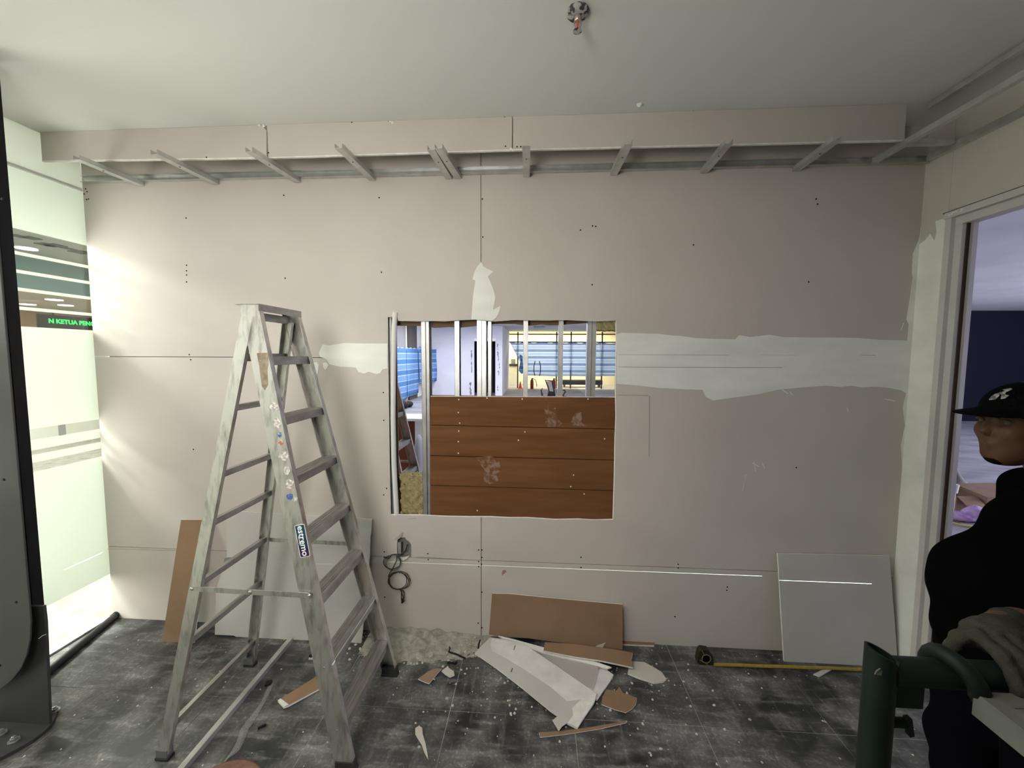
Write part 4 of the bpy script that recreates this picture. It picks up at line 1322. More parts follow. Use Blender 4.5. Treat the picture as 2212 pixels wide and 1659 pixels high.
a, b = G(2052, 1110), G(2098, 1062)
open_box('cardboard_box', 'brown open carton with bent flaps beside the white roller pole', a.x, b.x, gy, gy + .3, b.z - .06, 'cardboard', 'fb')
a, b = G(2104, 1112), G(2160, 1088)
t = thing('cardboard_box', ((a.x + b.x) / 2, gy, 0), 'pinkish printed carton under a loose brown lid', 'cardboard box')
MB().box((a.x, gy - .05, 0), (b.x + .1, gy + .25, b.z)).build('body', 'cardboard_pink', t, bevel=.004)
cm = G(2119, 1098)
text_mesh('print', 'IPC', 'bench_black', t, .075, (cm.x, gy - .0512, cm.z), (1, 0, 0), (0, 0, 1), .001)
tag(MB().obox((a.x + .2, gy + .1, b.z + .075), (1, 0, .04), (0, 1, .1), (-.05, -.1, 1), .44, .36, .09).build('carton_lid', 'cardboard', None), 'brown carton lid resting on the pinkish carton', 'carton lid')
pu = G(2098, 1114, gy - .17)
tag(sdf_object(lambda p: smin(sd_ell(p, (pu.x, gy - .16, .085), (.10, .09, .085)), sd_ell(p, (pu.x - .13, gy - .15, .05), (.13, .08, .05)), .05) + .006 * np.sin(p[:, 0] * 60) * np.sin(p[:, 2] * 70 + p[:, 1] * 40), (pu.x - .35, gy - .34, -.02), (pu.x + .2, gy - .0, .22), .012, 'plastic_bag', 'purple_plastic', None), 'shiny purple plastic bag in front of the cartons', 'bag')
path = [FL(2036, 1124, .012), FL(2055, 1129, .012), FL(2080, 1135, .012), FL(2105, 1138, .012), FL(2160, 1136, .012)]
tag(MB().tube(path, .010, 8).build('extension_cord', 'cord_yellow', None, smooth=True), 'yellow cord lying on the floor in front of the cartons', 'cord')
pa, pb = G(2044, 1112, gy - .16), G(2051, 1052, gy - .14)
t = thing('roller_pole', (pa.x, pa.y, 0), 'white paint roller on a pole leaning beside the brown carton', 'paint roller')
MB().tube([(pa.x, pa.y, 0.0), pb - Vector((0, 0, .06))], .011, 10).build('pole', 'lead_white', t, smooth=True)
MB().tube([pb + Vector((-.01, 0, -.06)), pb + Vector((.0, 0, .03))], [.03, .034], 14).build('roller', 'lead_white', t, smooth=True)
pd = FL(2072, 1062)
tag(sdf_object(lambda p: smin(sd_capsule(p, (pd.x, pd.y, .05), (pd.x - .15, pd.y, .42), .08, .02), sd_ell(p, (pd.x - .05, pd.y, .08), (.14, .1, .09)), .05), (pd.x - .35, pd.y - .2, -.02), (pd.x + .2, pd.y + .2, .5), .02, 'broom_bundle', 'column_grey', None), 'grey brown rag bundle on the floor behind the roller pole', 'rag bundle')

# ================================================================== LADDERS
ST_Z = [1.738, 1.484, 1.232, 0.977, 0.720, 0.459, 0.197]
BAR_Z = [1.735, 1.52, 1.235, 1.025, 0.762, 0.505, 0.135]


def ladder(off, label, stickers):
    ox, oy = off
    L = thing('step_ladder', (ox - 1.18, oy + 1.76, 0), label, 'ladder')

    def fx(z): return ox - 0.745 - 0.2126 * z          # front edge of the step rails
    def rx_(z): return ox - 1.625 + 0.2075 * z         # back edge of the rear legs
    def yn(z): return oy + 1.497 + 0.0545 * z          # outer faces
    def yf(z): return oy + 2.030 - 0.0680 * z
    def yrn(z): return oy + 1.494 + 0.0535 * z
    def yrf(z): return oy + 2.042 - 0.085 * z
    zt = 1.955

    def rail_mesh(xf, yo, sgn, z0, z1_, depth, fl, fwd):
        """channel: web on the outside, two flanges turned inwards"""
        mb = MB()
        th = .0022
        dp = depth * fwd

        def quad(xa, ya, xb, yb2):
            vs = []
            for z in (z0, z1_):
                x, y = xf(z), yo(z)
                vs += [(x + xa, y + ya, z), (x + xb, y + ya, z), (x + xb, y + yb2, z), (x + xa, y + yb2, z)]
            mb.add(vs, [(0, 3, 2, 1), (4, 5, 6, 7), (0, 1, 5, 4), (1, 2, 6, 5), (2, 3, 7, 6), (3, 0, 4, 7)])
        quad(0, 0, dp, sgn * th)
        quad(0, sgn * th, fwd * th * 1.5, sgn * fl)
        quad(dp - fwd * th * 1.5, sgn * th, dp, sgn * fl)
        return mb
    wd = 0.080
    near = rail_mesh(fx, yn, 1, 0.03, zt, wd, .026, -1).build('step_rail', 'aluminium', L)
    far = rail_mesh(fx, yf, -1, 0.03, zt, wd, .026, -1).build('step_rail', 'aluminium', L)
    rn = rail_mesh(rx_, yrn, 1, 0.03, 1.905, .050, .020, 1).build('rear_leg', 'aluminium', L)
    rf = rail_mesh(rx_, yrf, -1, 0.03, 1.90, .050, .020, 1).build('rear_leg', 'aluminium', L)
    for k, z in enumerate(ST_Z):
        y0, y1 = yn(z) + .003, yf(z) - .003
        x1 = fx(z) - .0045
        mb = MB().box((x1 - .074, y0, z - .004), (x1, y1, z))
        mb.box((x1 - .003, y0, z - .036), (x1, y1, z - .004))
        mb.box((x1 - .074, y0, z - .030), (x1 - .071, y1, z - .004))
        for q in range(5):
            xx = x1 - .066 + q * .014
            mb.box((xx, y0, z), (xx + .004, y1, z + .0012))
        st = mb.build('step', 'aluminium_step', L)
        for yy, s in ((yn(z), -1), (yf(z), 1)):
            MB().lathe([(.004, 0), (.003, .002)], (x1 - .03, yy, z - .016), (0, s, 0), 8).build('rivet', 'bolt_steel', st)
    # top cap
    mb = MB().box((fx(zt) - .086, yn(zt) - .003, zt), (fx(zt) + .006, yf(zt) + .004, zt + .003))
    mb.box((fx(zt) + .003, yn(zt) - .003, zt - .027), (fx(zt) + .006, yf(zt) + .004, zt))
    mb.box((fx(zt) - .107, yn(zt) + .004, zt + .0005), (fx(zt) - .086, yf(zt) - .004, zt + .0028))
    mb.build('top_cap', 'aluminium_step', L)
    MB().box((fx(1.9) - .070, yn(1.9) + .004, 1.895), (fx(1.9) - .064, yf(1.9) - .004, 1.93)).build('hinge_bar', 'aluminium_step', L)
    for k, z in enumerate(BAR_Z):
        x = rx_(z) + .012
        hh = .034 if k == 0 else .026
        MB().box((x, yrn(z) + .0025, z - hh / 2), (x + .022, yrf(z) - .0025, z + hh / 2)).build('rear_bar', 'aluminium_step', L)
    for yy, sg, zr in ((yn(.75), -1, .752), (yf(.75), 1, .752)):
        yo = yy + sg * .004
        a, b = Vector((rx_(zr) + .018, yo + sg * .002, zr + .004)), Vector((fx(zr) - .030, yo + sg * .002, zr - .004))
        sb = MB().beam(a, b, .0035, .022).build('spreader_bar', 'aluminium', L)
        for q in (a, (a + b) / 2, b):
            MB().lathe([(.008, 0), (.008, .003), (.004, .006)], q, (0, sg, 0), 10).build('rivet', 'bolt_steel', sb)
    for xf, yo, sg, w_, fw in ((fx, yn, 1, wd, -1), (fx, yf, -1, wd, -1), (rx_, yrn, 1, .05, 1), (rx_, yrf, -1, .05, 1)):
        x0, x1 = sorted((xf(0.02) - fw * .006, xf(0.02) + fw * (w_ + .004)))
        y0, y1 = sorted((yo(0.02) - sg * .005, yo(0.02) + sg * .032))
        MB().box((x0, y0, 0), (x1, y1, .014)).build('rubber_foot', 'rubber', L, bevel=.003)
        MB().box((x0 + .004, y0 + .002, .014), (x1 - .004, y1 - .002, .048)).build('foot_shoe', 'rubber' if fw == -1 else 'slot_dark', L, bevel=.002)
    if stickers:
        def on_web(px, py, lift=.0006):
            y = yn(1.0)
            for _ in range(4):
                p = hit(px, py, 1, y)
                y = yn(p.z)
            return Vector((p.x, y - lift, p.z))

        def patch(pts, mtl, name, lift=.0006):
            MB().slab([on_web(a, b, lift) for a, b in pts], (0, lift - .0001, 0)).build(name, mtl, L)
        patch([(555, 763), (578, 762), (580, 785), (577, 800), (579, 830), (572, 843), (566, 835), (563, 815), (560, 790)], 'grease', 'tar_smear')
        def blob(cx_, cy_, rx2, ry2, mtl, seed):
            r = random.Random(seed)
            n = 11
            patch([(cx_ + rx2 * math.cos(2 * math.pi * i / n) * (.65 + .35 * r.random()), cy_ + ry2 * math.sin(2 * math.pi * i / n) * (.65 + .35 * r.random())) for i in range(n)], mtl, 'worn_sticker', .0007)
        blob(593, 879, 12, 11, 'sticker_worn', 1)
        blob(600, 914, 10, 14, 'sticker_worn', 2)
        blob(605, 940, 5, 7, 'sticker_blue', 3)
        blob(607, 956, 7, 7, 'sticker_red', 4)
        blob(613, 985, 12, 12, 'sticker_worn', 5)
        blob(620, 1016, 8, 12, 'sticker_worn', 6)
        blob(625, 1043, 12, 9, 'sticker_worn', 7)
        blob(626, 1054, 11, 4, 'sticker_red', 8)
        blob(626, 1073, 9, 9, 'sticker_blue', 9)
        blob(637, 1076, 7, 10, 'sticker_worn', 10)
        q = [on_web(*c, .0008) for c in ((637, 1136), (657, 1133), (669, 1200), (650, 1204))]
        ctr = sum(q, Vector()) / 4
        dn = ((q[3] + q[2]) / 2 - (q[0] + q[1]) / 2)
        ac = ((q[1] + q[2]) / 2 - (q[0] + q[3]) / 2)
        ln, wdt = dn.length, ac.length
        dn.normalize(); ac.normalize()

        def rrect(l, w2, r, lift):
            pts = []
            for sx_, sy_, a0 in ((1, 1, 0), (-1, 1, 90), (-1, -1, 180), (1, -1, 270)):
                for k in range(5):
                    an = math.radians(a0 + 22.5 * k)
                    pts.append(ctr + dn * (sx_ * (l / 2 - r) + r * math.cos(an)) + ac * (sy_ * (w2 / 2 - r) + r * math.sin(an)) + Vector((0, -lift, 0)))
            return pts
        s0 = MB().slab(rrect(ln + .004, wdt + .004, .005, 0), (0, .0006, 0)).build('brand_sticker', 'print_white', L)
        MB().slab(rrect(ln, wdt, .004, .0003), (0, .0003, 0)).build('brand_field', 'brand_print', s0)
        text_mesh('lettering', 'estremo', 'print_white', s0, wdt * .95, ctr + Vector((0, -.0010, 0)) + ac * .002, dn, ac, .0004, .0005)
        u0 = ctr - ac * (wdt * .30)
        MB().beam(u0 - dn * ln * .16 + Vector((0, -.0010, 0)), u0 + dn * ln * .12 + Vector((0, -.0010, 0)), .0005, .0022, up=ac).build('underline', 'print_white', s0)
    return L


ladder((0, 0), 'dusty aluminium step ladder with a brand sticker, standing in front of the plasterboard', True)
ladder((-0.20, 1.62), 'aluminium step ladder in the hall, seen through the slot beside the white conduit', False)

# ================================================================== STEEL COLUMN at the edge of the partition
col = thing('steel_column', (-2.5, 1.56, 0), 'black and grey steel column with a rounded cover plate and bolted base', 'column')


def CO(px, py, y):
    p = hit(px, py, 1, y)
    return (p.x, p.z)


yb1 = 1.60
xr_b = CO(100, 1500, yb1)[0]
MB().prism([(-2.75, 0.020), (CO(106, 1555, yb1)[0], 0.020), (CO(97, 1345, yb1)[0], CO(97, 1345, yb1)[1]), (CO(93, 1310, yb1)[0], CO(93, 1310, yb1)[1]), (CO(70, 1315, yb1)[0], CO(70, 1310, yb1)[1]), (-2.75, CO(70, 1310, yb1)[1])], 1, yb1, yb1 + .012).build('foot_plate', 'steel_grey', col)
xe = CO(50, 800, 1.62)[0]
xe = sum(CO(a, b, 1.655)[0] for a, b in ((5, 150), (25, 485), (50, 800), (70, 1000), (85, 1200))) / 5
MB().box((-2.75, 1.613, CO(80, 1330, 1.6)[1]), (xe, 1.655, CEIL - .002)).build('shaft', 'steel_black', col)
MB().box((-2.75, yb1 + .013, 0.02), (xr_b - .12, yb1 + .06, CO(80, 1335, 1.6)[1])).build('shaft_foot', 'steel_black', col)
# rounded cover plate standing proud
yc1 = 1.545
edge_pts = [(66, 1340), (65, 1380), (58, 1415), (45, 1445), (25, 1470), (0, 1490), (-40, 1510), (-90, 1512)]
cov = [CO(a, b, yc1) for a, b in edge_pts]
xcov = CO(64, 1300, yc1)[0]
top_x = sum(CO(a, b, yc1)[0] for a, b in ((13, 757), (33, 920), (40, 1047), (62, 1280))) / 4
poly = [(top_x, CEIL - .05), (top_x, CO(64, 1300, yc1)[1])] + cov + [(-2.75, cov[-1][1]), (-2.75, CEIL - .05)]
MB().prism(poly, 1, yc1, yc1 + .007).build('cover_plate', 'steel_grey', col, bevel=.002)
for px, py in ((8, 1036), (35, 1301), (0, 1437), (5, 430)):
    p = hit(px, py, 1, yc1)
    MB().lathe([(.006, 0), (.006, .002), (.003, .003)], (p.x, yc1, p.z), (0, -1, 0), 10).build('rivet', 'steel_black', col)
# base plate with rounded nose and bolts
bp = [FL(a, b, .018) for a, b in ((-60, 1668), (0, 1636), (35, 1618), (70, 1598), (98, 1577), (112, 1563), (122, 1545), (126, 1528), (120, 1522), (106, 1530))]
poly = [(p.x, p.y) for p in bp] + [(bp[-1].x - .1, 1.72), (-2.75, 1.72), (-2.75, bp[0].y)]
MB().prism(poly, 2, 0.0, 0.018).build('base_plate', 'steel_grey', col, bevel=.002)
for px, py in ((30, 1600), (118, 1535), (2, 1585)):
    p = FL(px, py, .018)
    MB().lathe([(.022, 0), (.022, .003), (.013, .0035), (.013, .013), (.008, .014), (.008, .020), (.005, .021)], p, (0, 0, 1), 6).build('bolt', 'bolt_steel', col)
MB().tube([hit(83, 1380, 1, 1.56), hit(92, 1373, 1, 1.57), hit(100, 1370, 1, 1.58)], .0008, 5).build('loose_thread', 'print_white', col)

# ================================================================== WIRES at the socket hole
t = thing('socket_box', (W(873, 1183)[0], D, W(873, 1200)[1]), 'torn-open metal socket box in the wall', 'socket box')
a, b = W(857, 1160), W(890, 1206)
MB().box((a[0], D + .045, b[1]), (b[0], D + .047, a[1])).build('box_back', 'box_metal', t)
MB().box((a[0] - .002, D + .013, b[1]), (a[0], D + .057, a[1])).build('box_side', 'box_metal', t)
MB().box((b[0], D + .013, b[1]), (b[0] + .002, D + .057, a[1])).build('box_side', 'box_metal', t)
MB().box((a[0], D + .013, b[1] - .002), (b[0], D + .057, b[1])).build('box_side', 'box_metal', t)
MB().prism(WP([(859, 1172), (866, 1172), (866, 1196), (860, 1196)]), 1, D - .002, D + .012).build('box_lug', 'box_metal', t)


def loop(cx_, cy_, rx2, ry2, a0, a1, y, n=26, jig=0.0, seed=0):
    r = random.Random(seed)
    return [hit(cx_ + rx2 * math.cos(math.radians(a0 + (a1 - a0) * i / n)) + r.uniform(-jig, jig), cy_ + ry2 * math.sin(math.radians(a0 + (a1 - a0) * i / n)) + r.uniform(-jig, jig), 1, y) for i in range(n + 1)]


wires = thing('wire_bundle', (W(850, 1200)[0], D - .02, W(850, 1290)[1]), 'coiled wires hanging from the torn socket box', 'wires')
MB().tube([hit(880, 1176, 1, D + .013), hit(876, 1190, 1, D + .010), hit(864, 1198, 1, D - .004), hit(852, 1198, 1, D - .018), hit(845, 1199, 1, D - .024), hit(840, 1206, 1, D - .026), hit(834, 1206, 1, D - .026), hit(829, 1203, 1, D - .022)], .0042, 8).build('cable', 'wire_dark', wires, smooth=True)
for i, (c, rr, m_) in enumerate((((848, 1215), (17, 16), 'wire_grey'), ((849, 1216), (15, 17), 'wire_grey'), ((847, 1214), (19, 15), 'wire_dark'))):
    MB().tube(loop(*c, *rr, -100 + 20 * i, 230 + 10 * i, D - .016 - .004 * i, jig=.5, seed=i), .0026, 6).build('wire', m_, wires, smooth=True)
MB().tube([hit(857, 1200, 1, D - .02), hit(857, 1210, 1, D - .028), hit(850, 1225, 1, D - .03), hit(842, 1238, 1, D - .03), hit(839, 1246, 1, D - .026)], .0034, 8).build('cable', 'wire_dark', wires, smooth=True)
for i, (c, rr, m_) in enumerate((((862, 1254), (24, 20), 'wire_brown'), ((861, 1255), (21, 18), 'wire_dark'), ((863, 1254), (22, 20), 'wire_brown'), ((859, 1254), (20, 19), 'wire_dark'))):
    MB().tube(loop(*c, *rr, -90, 250 + 15 * i, D - .016 - .0035 * i, jig=.6, seed=9 + i), .0025, 6).build('wire', m_, wires, smooth=True)
for i, pts in enumerate(([(866, 1272), (868, 1282), (872, 1294), (870, 1300)], [(868, 1272), (873, 1280), (873, 1292), (869, 1298)], [(862, 1271), (867, 1278), (867, 1290), (868, 1303)])):
    MB().tube([hit(a, b, 1, D - .02 - .003 * i) for a, b in pts], .003, 6).build('wire', 'wire_dark', wires, smooth=True)
MB().tube([hit(867, 1293, 1, D - .024), hit(872, 1298, 1, D - .026), hit(868, 1302, 1, D - .024)], .006, 8).build('tape_wrap', 'black_scrap', wires, smooth=True)

# white conduit standing in the cut
path = [hit(854, 674, 1, D - .004), hit(852, 700, 1, D + .006), hit(850, 800, 1, D + .014), hit(849, 900, 1, D + .014), hit(851, 1000, 1, D + .012), hit(857, 1112, 1, D + .010)]
t = tag(MB().tube(path, 0.0150, 14).build('conduit', 'pvc', None, smooth=True), 'white plastic conduit standing upright in the cut of the wall', 'conduit')

# ================================================================== LEANING AND FALLEN PLASTERBOARD
def ray_plane(px, py, p0, nrm):
    d = CAM_R @ Vector(((px - 1106.0) / F_PX, -(py - 829.5) / F_PX, -1.0))
    o = Vector((0, 0, CAM_Z))
    p0, nrm = Vector(p0), Vector(nrm)
    return o + d * ((p0 - o).dot(nrm) / d.dot(nrm))


def board(label, pix, p0, nrm, face_mat, thick=0.0095, group=None, name='plasterboard_offcut', core='gypsum'):
    """flat piece: outline on the plane of its visible face, paper face over a gypsum core"""
    nrm = Vector(nrm).normalized()
    if nrm.dot(Vector((0, 0, CAM_Z)) - Vector(p0)) < 0:
        nrm = -nrm
    P = [ray_plane(a, b, p0, nrm) for a, b in pix]
    c = sum(P, Vector()) / len(P)
    lo = min(p.z for p in P)
    t = thing(name, (c.x, c.y, max(0.0, lo - .01)), label, 'plasterboard', group)
    MB().slab([p - nrm * .0006 for p in P], -nrm * (thick - .0006)).build('core', core, t)
    MB().slab(P, -nrm * .0005).build('face_paper', face_mat, t)
    return t, P, nrm


def lean(yb_, yt, zt_):
    d = Vector((0, yt - yb_, zt_))
    return (0, yb_, 0), Vector((1, 0, 0)).cross(d)


p0, n0 = lean(2.165, 2.334, .70)
board('brown-backed plasterboard strip leaning on the wall behind the ladder\'s rear leg', [(391, 1123), (452, 1123), (418, 1389), (350, 1386)], p0, n0, 'kraft')
p0, n0 = lean(2.236, 2.334, .74)
t, P, n_ = board('large grey plasterboard sheet leaning on the wall behind the ladder', [(490, 1104), (534, 1106), (600, 1110), (700, 1115), (772, 1119), (803, 1122), (801, 1150), (799, 1162), (798, 1200), (780, 1392), (640, 1385), (516, 1379), (505, 1373), (464, 1371), (466, 1300), (466, 1275), (488, 1210), (514, 1203), (490, 1204)], p0, n0, 'drywall_face')
q = [ray_plane(a, b, Vector(p0) - Vector((0, .002, 0)), n0) for a, b in ((485, 1206), (492, 1204), (515, 1203), (506, 1212), (496, 1214), (488, 1222), (482, 1222))]
MB().slab(q, (0, -.001, 0)).build('torn_corner', 'column_grey', t)
p0, n0 = lean(2.262, 2.334, .66)
board('square grey plasterboard sheet leaning beside the doorway corner, over the measuring tape', [(1680, 1196), (1800, 1198), (1921, 1201), (1932, 1330), (1940, 1442), (1820, 1438), (1694, 1431), (1688, 1330)], p0, n0, 'drywall_face')
p0, n0 = lean(2.290, 2.334, .30)
t, P, n_ = board('brown-backed plasterboard leaning upright behind the fallen pieces', [(1063, 1282), (1100, 1283), (1200, 1293), (1345, 1306), (1345, 1403), (1300, 1400), (1180, 1384), (1120, 1376), (1056, 1371), (1057, 1360), (1060, 1320)], p0, n0, 'kraft')
q = [ray_plane(a, b, Vector(p0) - Vector((0, .0012, 0)), n0) for a, b in ((1286, 1396), (1300, 1391), (1308, 1388), (1303, 1396), (1302, 1400))]
MB().slab(q, (0, -.003, 0)).build('torn_paper', 'torn_paper', t)
GP = 'plasterboard pieces fallen in front of the wall'
UP = (0, 0, 1)
FLAT = [
    ('cream torn plasterboard scrap lying beyond the pile\'s end', [(1360, 1428), (1392, 1430), (1412, 1441), (1427, 1450), (1432, 1455), (1439, 1466), (1432, 1472), (1412, 1474), (1380, 1464), (1356, 1454)], .012, UP, 'torn_paper', .009),
    ('pale grey plasterboard corner sticking out beneath the pile', [(1293, 1440), (1310, 1446), (1325, 1457), (1318, 1470), (1290, 1511), (1268, 1500), (1250, 1470)], .011, UP, 'faded_paint', .009),
    ('flat grey plasterboard piece in the middle of the pile', [(1126, 1389), (1180, 1406), (1240, 1421), (1294, 1436), (1288, 1462), (1280, 1488), (1230, 1470), (1160, 1420)], .022, UP, 'drywall_shaded', .009),
    ('white-edged plasterboard sliver under the brown strip', [(1076, 1373), (1100, 1378), (1177, 1399), (1260, 1420), (1321, 1441), (1312, 1444), (1250, 1428), (1170, 1409), (1105, 1388)], .034, (0, -.12, 1), 'compound', .008),
    ('brown-faced plasterboard strip with a white broken edge on top of the pile', [(1177, 1387), (1240, 1391), (1330, 1403), (1367, 1410), (1364, 1425), (1367, 1441), (1300, 1427), (1240, 1418), (1174, 1405)], .048, (0, -.10, 1), 'kraft', .0095),
    ('rounded brown paper scrap with a white tip beside the pile', [(1301, 1508), (1309, 1489), (1331, 1492), (1338, 1484), (1346, 1497), (1376, 1507), (1374, 1520), (1366, 1530), (1352, 1539), (1330, 1533), (1299, 1521)], .008, UP, 'kraft', .004),
    ('long thin brown paper strip in front of the pile', [(1164, 1582), (1220, 1578), (1280, 1570), (1330, 1561), (1354, 1556), (1352, 1561), (1296, 1574), (1220, 1586), (1167, 1592)], .006, UP, 'kraft', .004),
    ('short brown plasterboard end against the wall behind the pile', [(1340, 1378), (1400, 1380), (1416, 1383), (1413, 1394), (1380, 1393), (1345, 1391)], .012, UP, 'kraft', .009),
    ('brown-faced strip with a broken white end beside the near ladder rail', [(600, 1513), (690, 1457), (715, 1463), (712, 1478), (700, 1482), (622, 1524), (613, 1527)], .013, UP, 'kraft', .0095),
    ('dusty brown board scrap half buried in gypsum crumbs', [(903, 1466), (925, 1450), (942, 1444), (954, 1444), (940, 1460), (927, 1476), (918, 1473)], .012, UP, 'cardboard', .006),
    ('small cream leaf-shaped plaster chip near the dusty scrap', [(954, 1449), (963, 1442), (967, 1438), (970, 1443), (980, 1450), (982, 1458), (972, 1462), (962, 1456)], .010, UP, 'torn_paper', .006),
    ('white torn paper shred alone on the dark tiles', [(897, 1573), (905, 1567), (912, 1572), (913, 1585), (919, 1605), (923, 1625), (925, 1640), (917, 1625), (911, 1608), (902, 1594), (897, 1585)], .006, UP, 'torn_paper', .003),
]
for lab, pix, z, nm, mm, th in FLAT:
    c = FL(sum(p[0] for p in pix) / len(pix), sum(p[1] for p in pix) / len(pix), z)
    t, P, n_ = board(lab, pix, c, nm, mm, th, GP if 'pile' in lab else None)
    if 'broken white end' in lab:
        MB().slab([ray_plane(a, b, c + Vector((0, 0, .0004)), UP) for a, b in ((600, 1513), (606, 1509), (624, 1522), (613, 1527))], (0, 0, .001)).build('torn_end', 'gypsum', t)
# the long slanted piece on top, with a painted strip and a crumbled end
c = FL(1160, 1460, .036)
nrm = (0.03, -.06, 1)
pix = [(1026, 1410), (1040, 1395), (1059, 1377), (1090, 1380), (1127, 1388), (1200, 1437), (1290, 1499), (1283, 1518), (1262, 1548), (1247, 1572), (1226, 1562), (1215, 1552), (1190, 1535), (1120, 1478), (1070, 1440)]
t, P, n_ = board('long grey plasterboard piece with a white strip and crumbled end, slanting across the pile', pix, c, nrm, 'drywall_face', .0095, GP)
c1 = c + n_ * .0006
MB().slab([ray_plane(a, b, c1, n_) for a, b in ((1062, 1379), (1127, 1388), (1200, 1437), (1289, 1499), (1278, 1508), (1225, 1515), (1190, 1485), (1130, 1445), (1085, 1418), (1063, 1408), (1060, 1393))], n_ * .0006).build('painted_strip', 'faded_paint', t)
MB().slab([ray_plane(a, b, c1 + n_ * .001, n_) for a, b in ((1262, 1506), (1288, 1499), (1283, 1518), (1262, 1548), (1247, 1572), (1226, 1562), (1238, 1545), (1236, 1530), (1250, 1516))], n_ * .0012).build('crumbled_end', 'gypsum', t)
MB().slab([ray_plane(a, b, c1 - n_ * .002, n_) for a, b in ((1193, 1557), (1206, 1546), (1222, 1548), (1230, 1552), (1226, 1562), (1214, 1570), (1207, 1580))], n_ * .002).build('torn_corner', 'torn_paper', t)
for a, b in (((1113, 1395), (1110, 1404)), ((1107, 1444), (1104, 1452))):
    MB().beam(ray_plane(*a, c1, n_), ray_plane(*b, c1, n_), .004, .006).build('screw', 'slot_dark', t)

# ================================================================== SMALL THINGS ON THE FLOOR
# galvanised track lying on the floor under the ladder
a, b = FL(628, 1386), FL(398, 1662)
b = b + (b - a) * .35
t = thing('floor_track', ((a.x + b.x) / 2, (a.y + b.y) / 2, 0), 'long galvanised metal track lying on the floor under the ladder', 'metal track')
s = Vector((1, 0, 0))
u = Vector((0, 0, 1))
MB().beam(a + u * .024, b + u * .024, .024, .0012).build('web', 'galv', t)
MB().beam(a - s * .0125 + u * .0125, b - s * .0125 + u * .0125, .0012, .025).build('flange', 'galv', t)
MB().beam(a + s * .0125 + u * .0125, b + s * .0125 + u * .0125, .0012, .025).build('flange', 'galv', t)
# loose plastic wrap
mb = MB()
cl = [(590, 1475, 3), (580, 1490, 6), (572, 1510, 5), (560, 1530, 5), (545, 1552, 8), (528, 1575, 9), (520, 1600, 8), (508, 1622, 8), (490, 1640, 3), (478, 1652, 2)]
vs, fs = [], []
for i, (x, y, w_) in enumerate(cl):
    z = .004 + .014 * abs(math.sin(i * 1.7))
    vs += [FL(x - w_, y, .003), FL(x, y, z + .004), FL(x + w_, y, .004 + .008 * (i % 2))]
for i in range(len(cl) - 1):
    for k in (0, 1):
        fs.append((3 * i + k, 3 * i + k + 1, 3 * i + k + 4, 3 * i + k + 3))
mb.add(vs, fs)
o = mb.build('plastic_wrap', 'plastic_wrap', None, smooth=True)
o.modifiers.new('thickness', 'SOLIDIFY').thickness = .0015
tag(o, 'crumpled strip of clear plastic wrap beside the metal track', 'plastic wrap')
# brown round lid at the lower edge
c = FL(528, 1648)
rl = .17
cc_ = Vector((c.x, c.y - rl, 0))
t = thing('round_lid', cc_, 'rust-brown round lid lying on the floor near the metal track', 'lid')
MB().lathe([(rl - .004, 0), (rl, .004), (rl, .016), (rl - .006, .019), (rl - .012, .014)], cc_, (0, 0, 1), 48).build('rim', 'rust_lid', t, smooth=True)
MB().lathe([(rl - .013, .002), (rl - .013, .013), (.06, .011), (.05, .016)], cc_, (0, 0, 1), 48).build('panel', 'rust_lid', t, smooth=True)
# black scraps and cable tails
SCR = [('short black cable tail in the gypsum crumbs near the wall', 'cable tail', [(957, 1385), (963, 1384), (970, 1392), (972, 1402), (969, 1408), (985, 1413), (1000, 1420), (1005, 1422)], .005),
       ('black cable stub above the leaf-shaped plaster chip', 'cable tail', [(967, 1431), (975, 1432), (983, 1433), (986, 1430)], .006),
       ('black cable tail under the slanting plasterboard end', 'cable tail', [(1037, 1383), (1034, 1392), (1033, 1400)], .005)]
for lab, cat_, pts, r in SCR:
    tag(MB().tube([FL(x, y, r + .002) for x, y in pts], r, 7).build('cable_tail', 'black_scrap', None, smooth=True), lab, cat_)
for lab, px, py, s1, s2, an in (('black plastic chip on the tiles between track and ladder rail', 580, 1478, .030, .028, .4), ('black plastic clip with a white tab behind the near ladder rail', 676, 1418, .036, .026, .9), ('thin black scrap on the tiles behind the brown round lid', 566, 1572, .034, .007, .7)):
    p = FL(px, py)
    t = thing('plastic_scrap', p, lab, 'scrap', 'black scraps on the tiles')
    MB().obox(p + Vector((0, 0, .006)), (math.cos(an), math.sin(an), 0), (-math.sin(an), math.cos(an), 0), (0, 0, 1), s1, s2, .012).build('chip', 'black_scrap', t, bevel=.002)
    if 'white tab' in lab:
        MB().obox(p + Vector((.004, -.022, .004)), (1, 0, 0), (0, 1, 0), (0, 0, 1), .03, .008, .008).build('tab', 'torn_paper', t)

# crumbled gypsum by the wall
NX, NY = 70, 34
mx0, mx1, my0, my1 = -1.03, -.27, 2.06, D - .0005
vs, fs = [], []
r2 = np.random.RandomState(5)
ph = r2.rand(8) * 6
for j in range(NY + 1):
    for i in range(NX + 1):
        x, y = mx0 + (mx1 - mx0) * i / NX, my0 + (my1 - my0) * j / NY
        u_ = (x + .78) / .26
        v_ = (my1 - y) / .17
        h = .034 * math.exp(-u_ * u_) * math.exp(-v_ * v_ * 1.2) + .010 * math.exp(-((x + .5) / .25) ** 2) * math.exp(-(v_ * 1.2) ** 2)
        nz_ = .5 + .25 * math.sin(x * 61 + ph[0] + 2 * math.sin(y * 47)) + .25 * math.sin(y * 83 + ph[1] + 2 * math.sin(x * 39))
        h = h * (.55 + .75 * nz_) + r2.rand() * .0035 * min(1, h / .006) - .003
        vs.append((x, y, h))
for j in range(NY):
    for i in range(NX):
        k = j * (NX + 1) + i
        fs.append((k, k + 1, k + NX + 2, k + NX + 1))
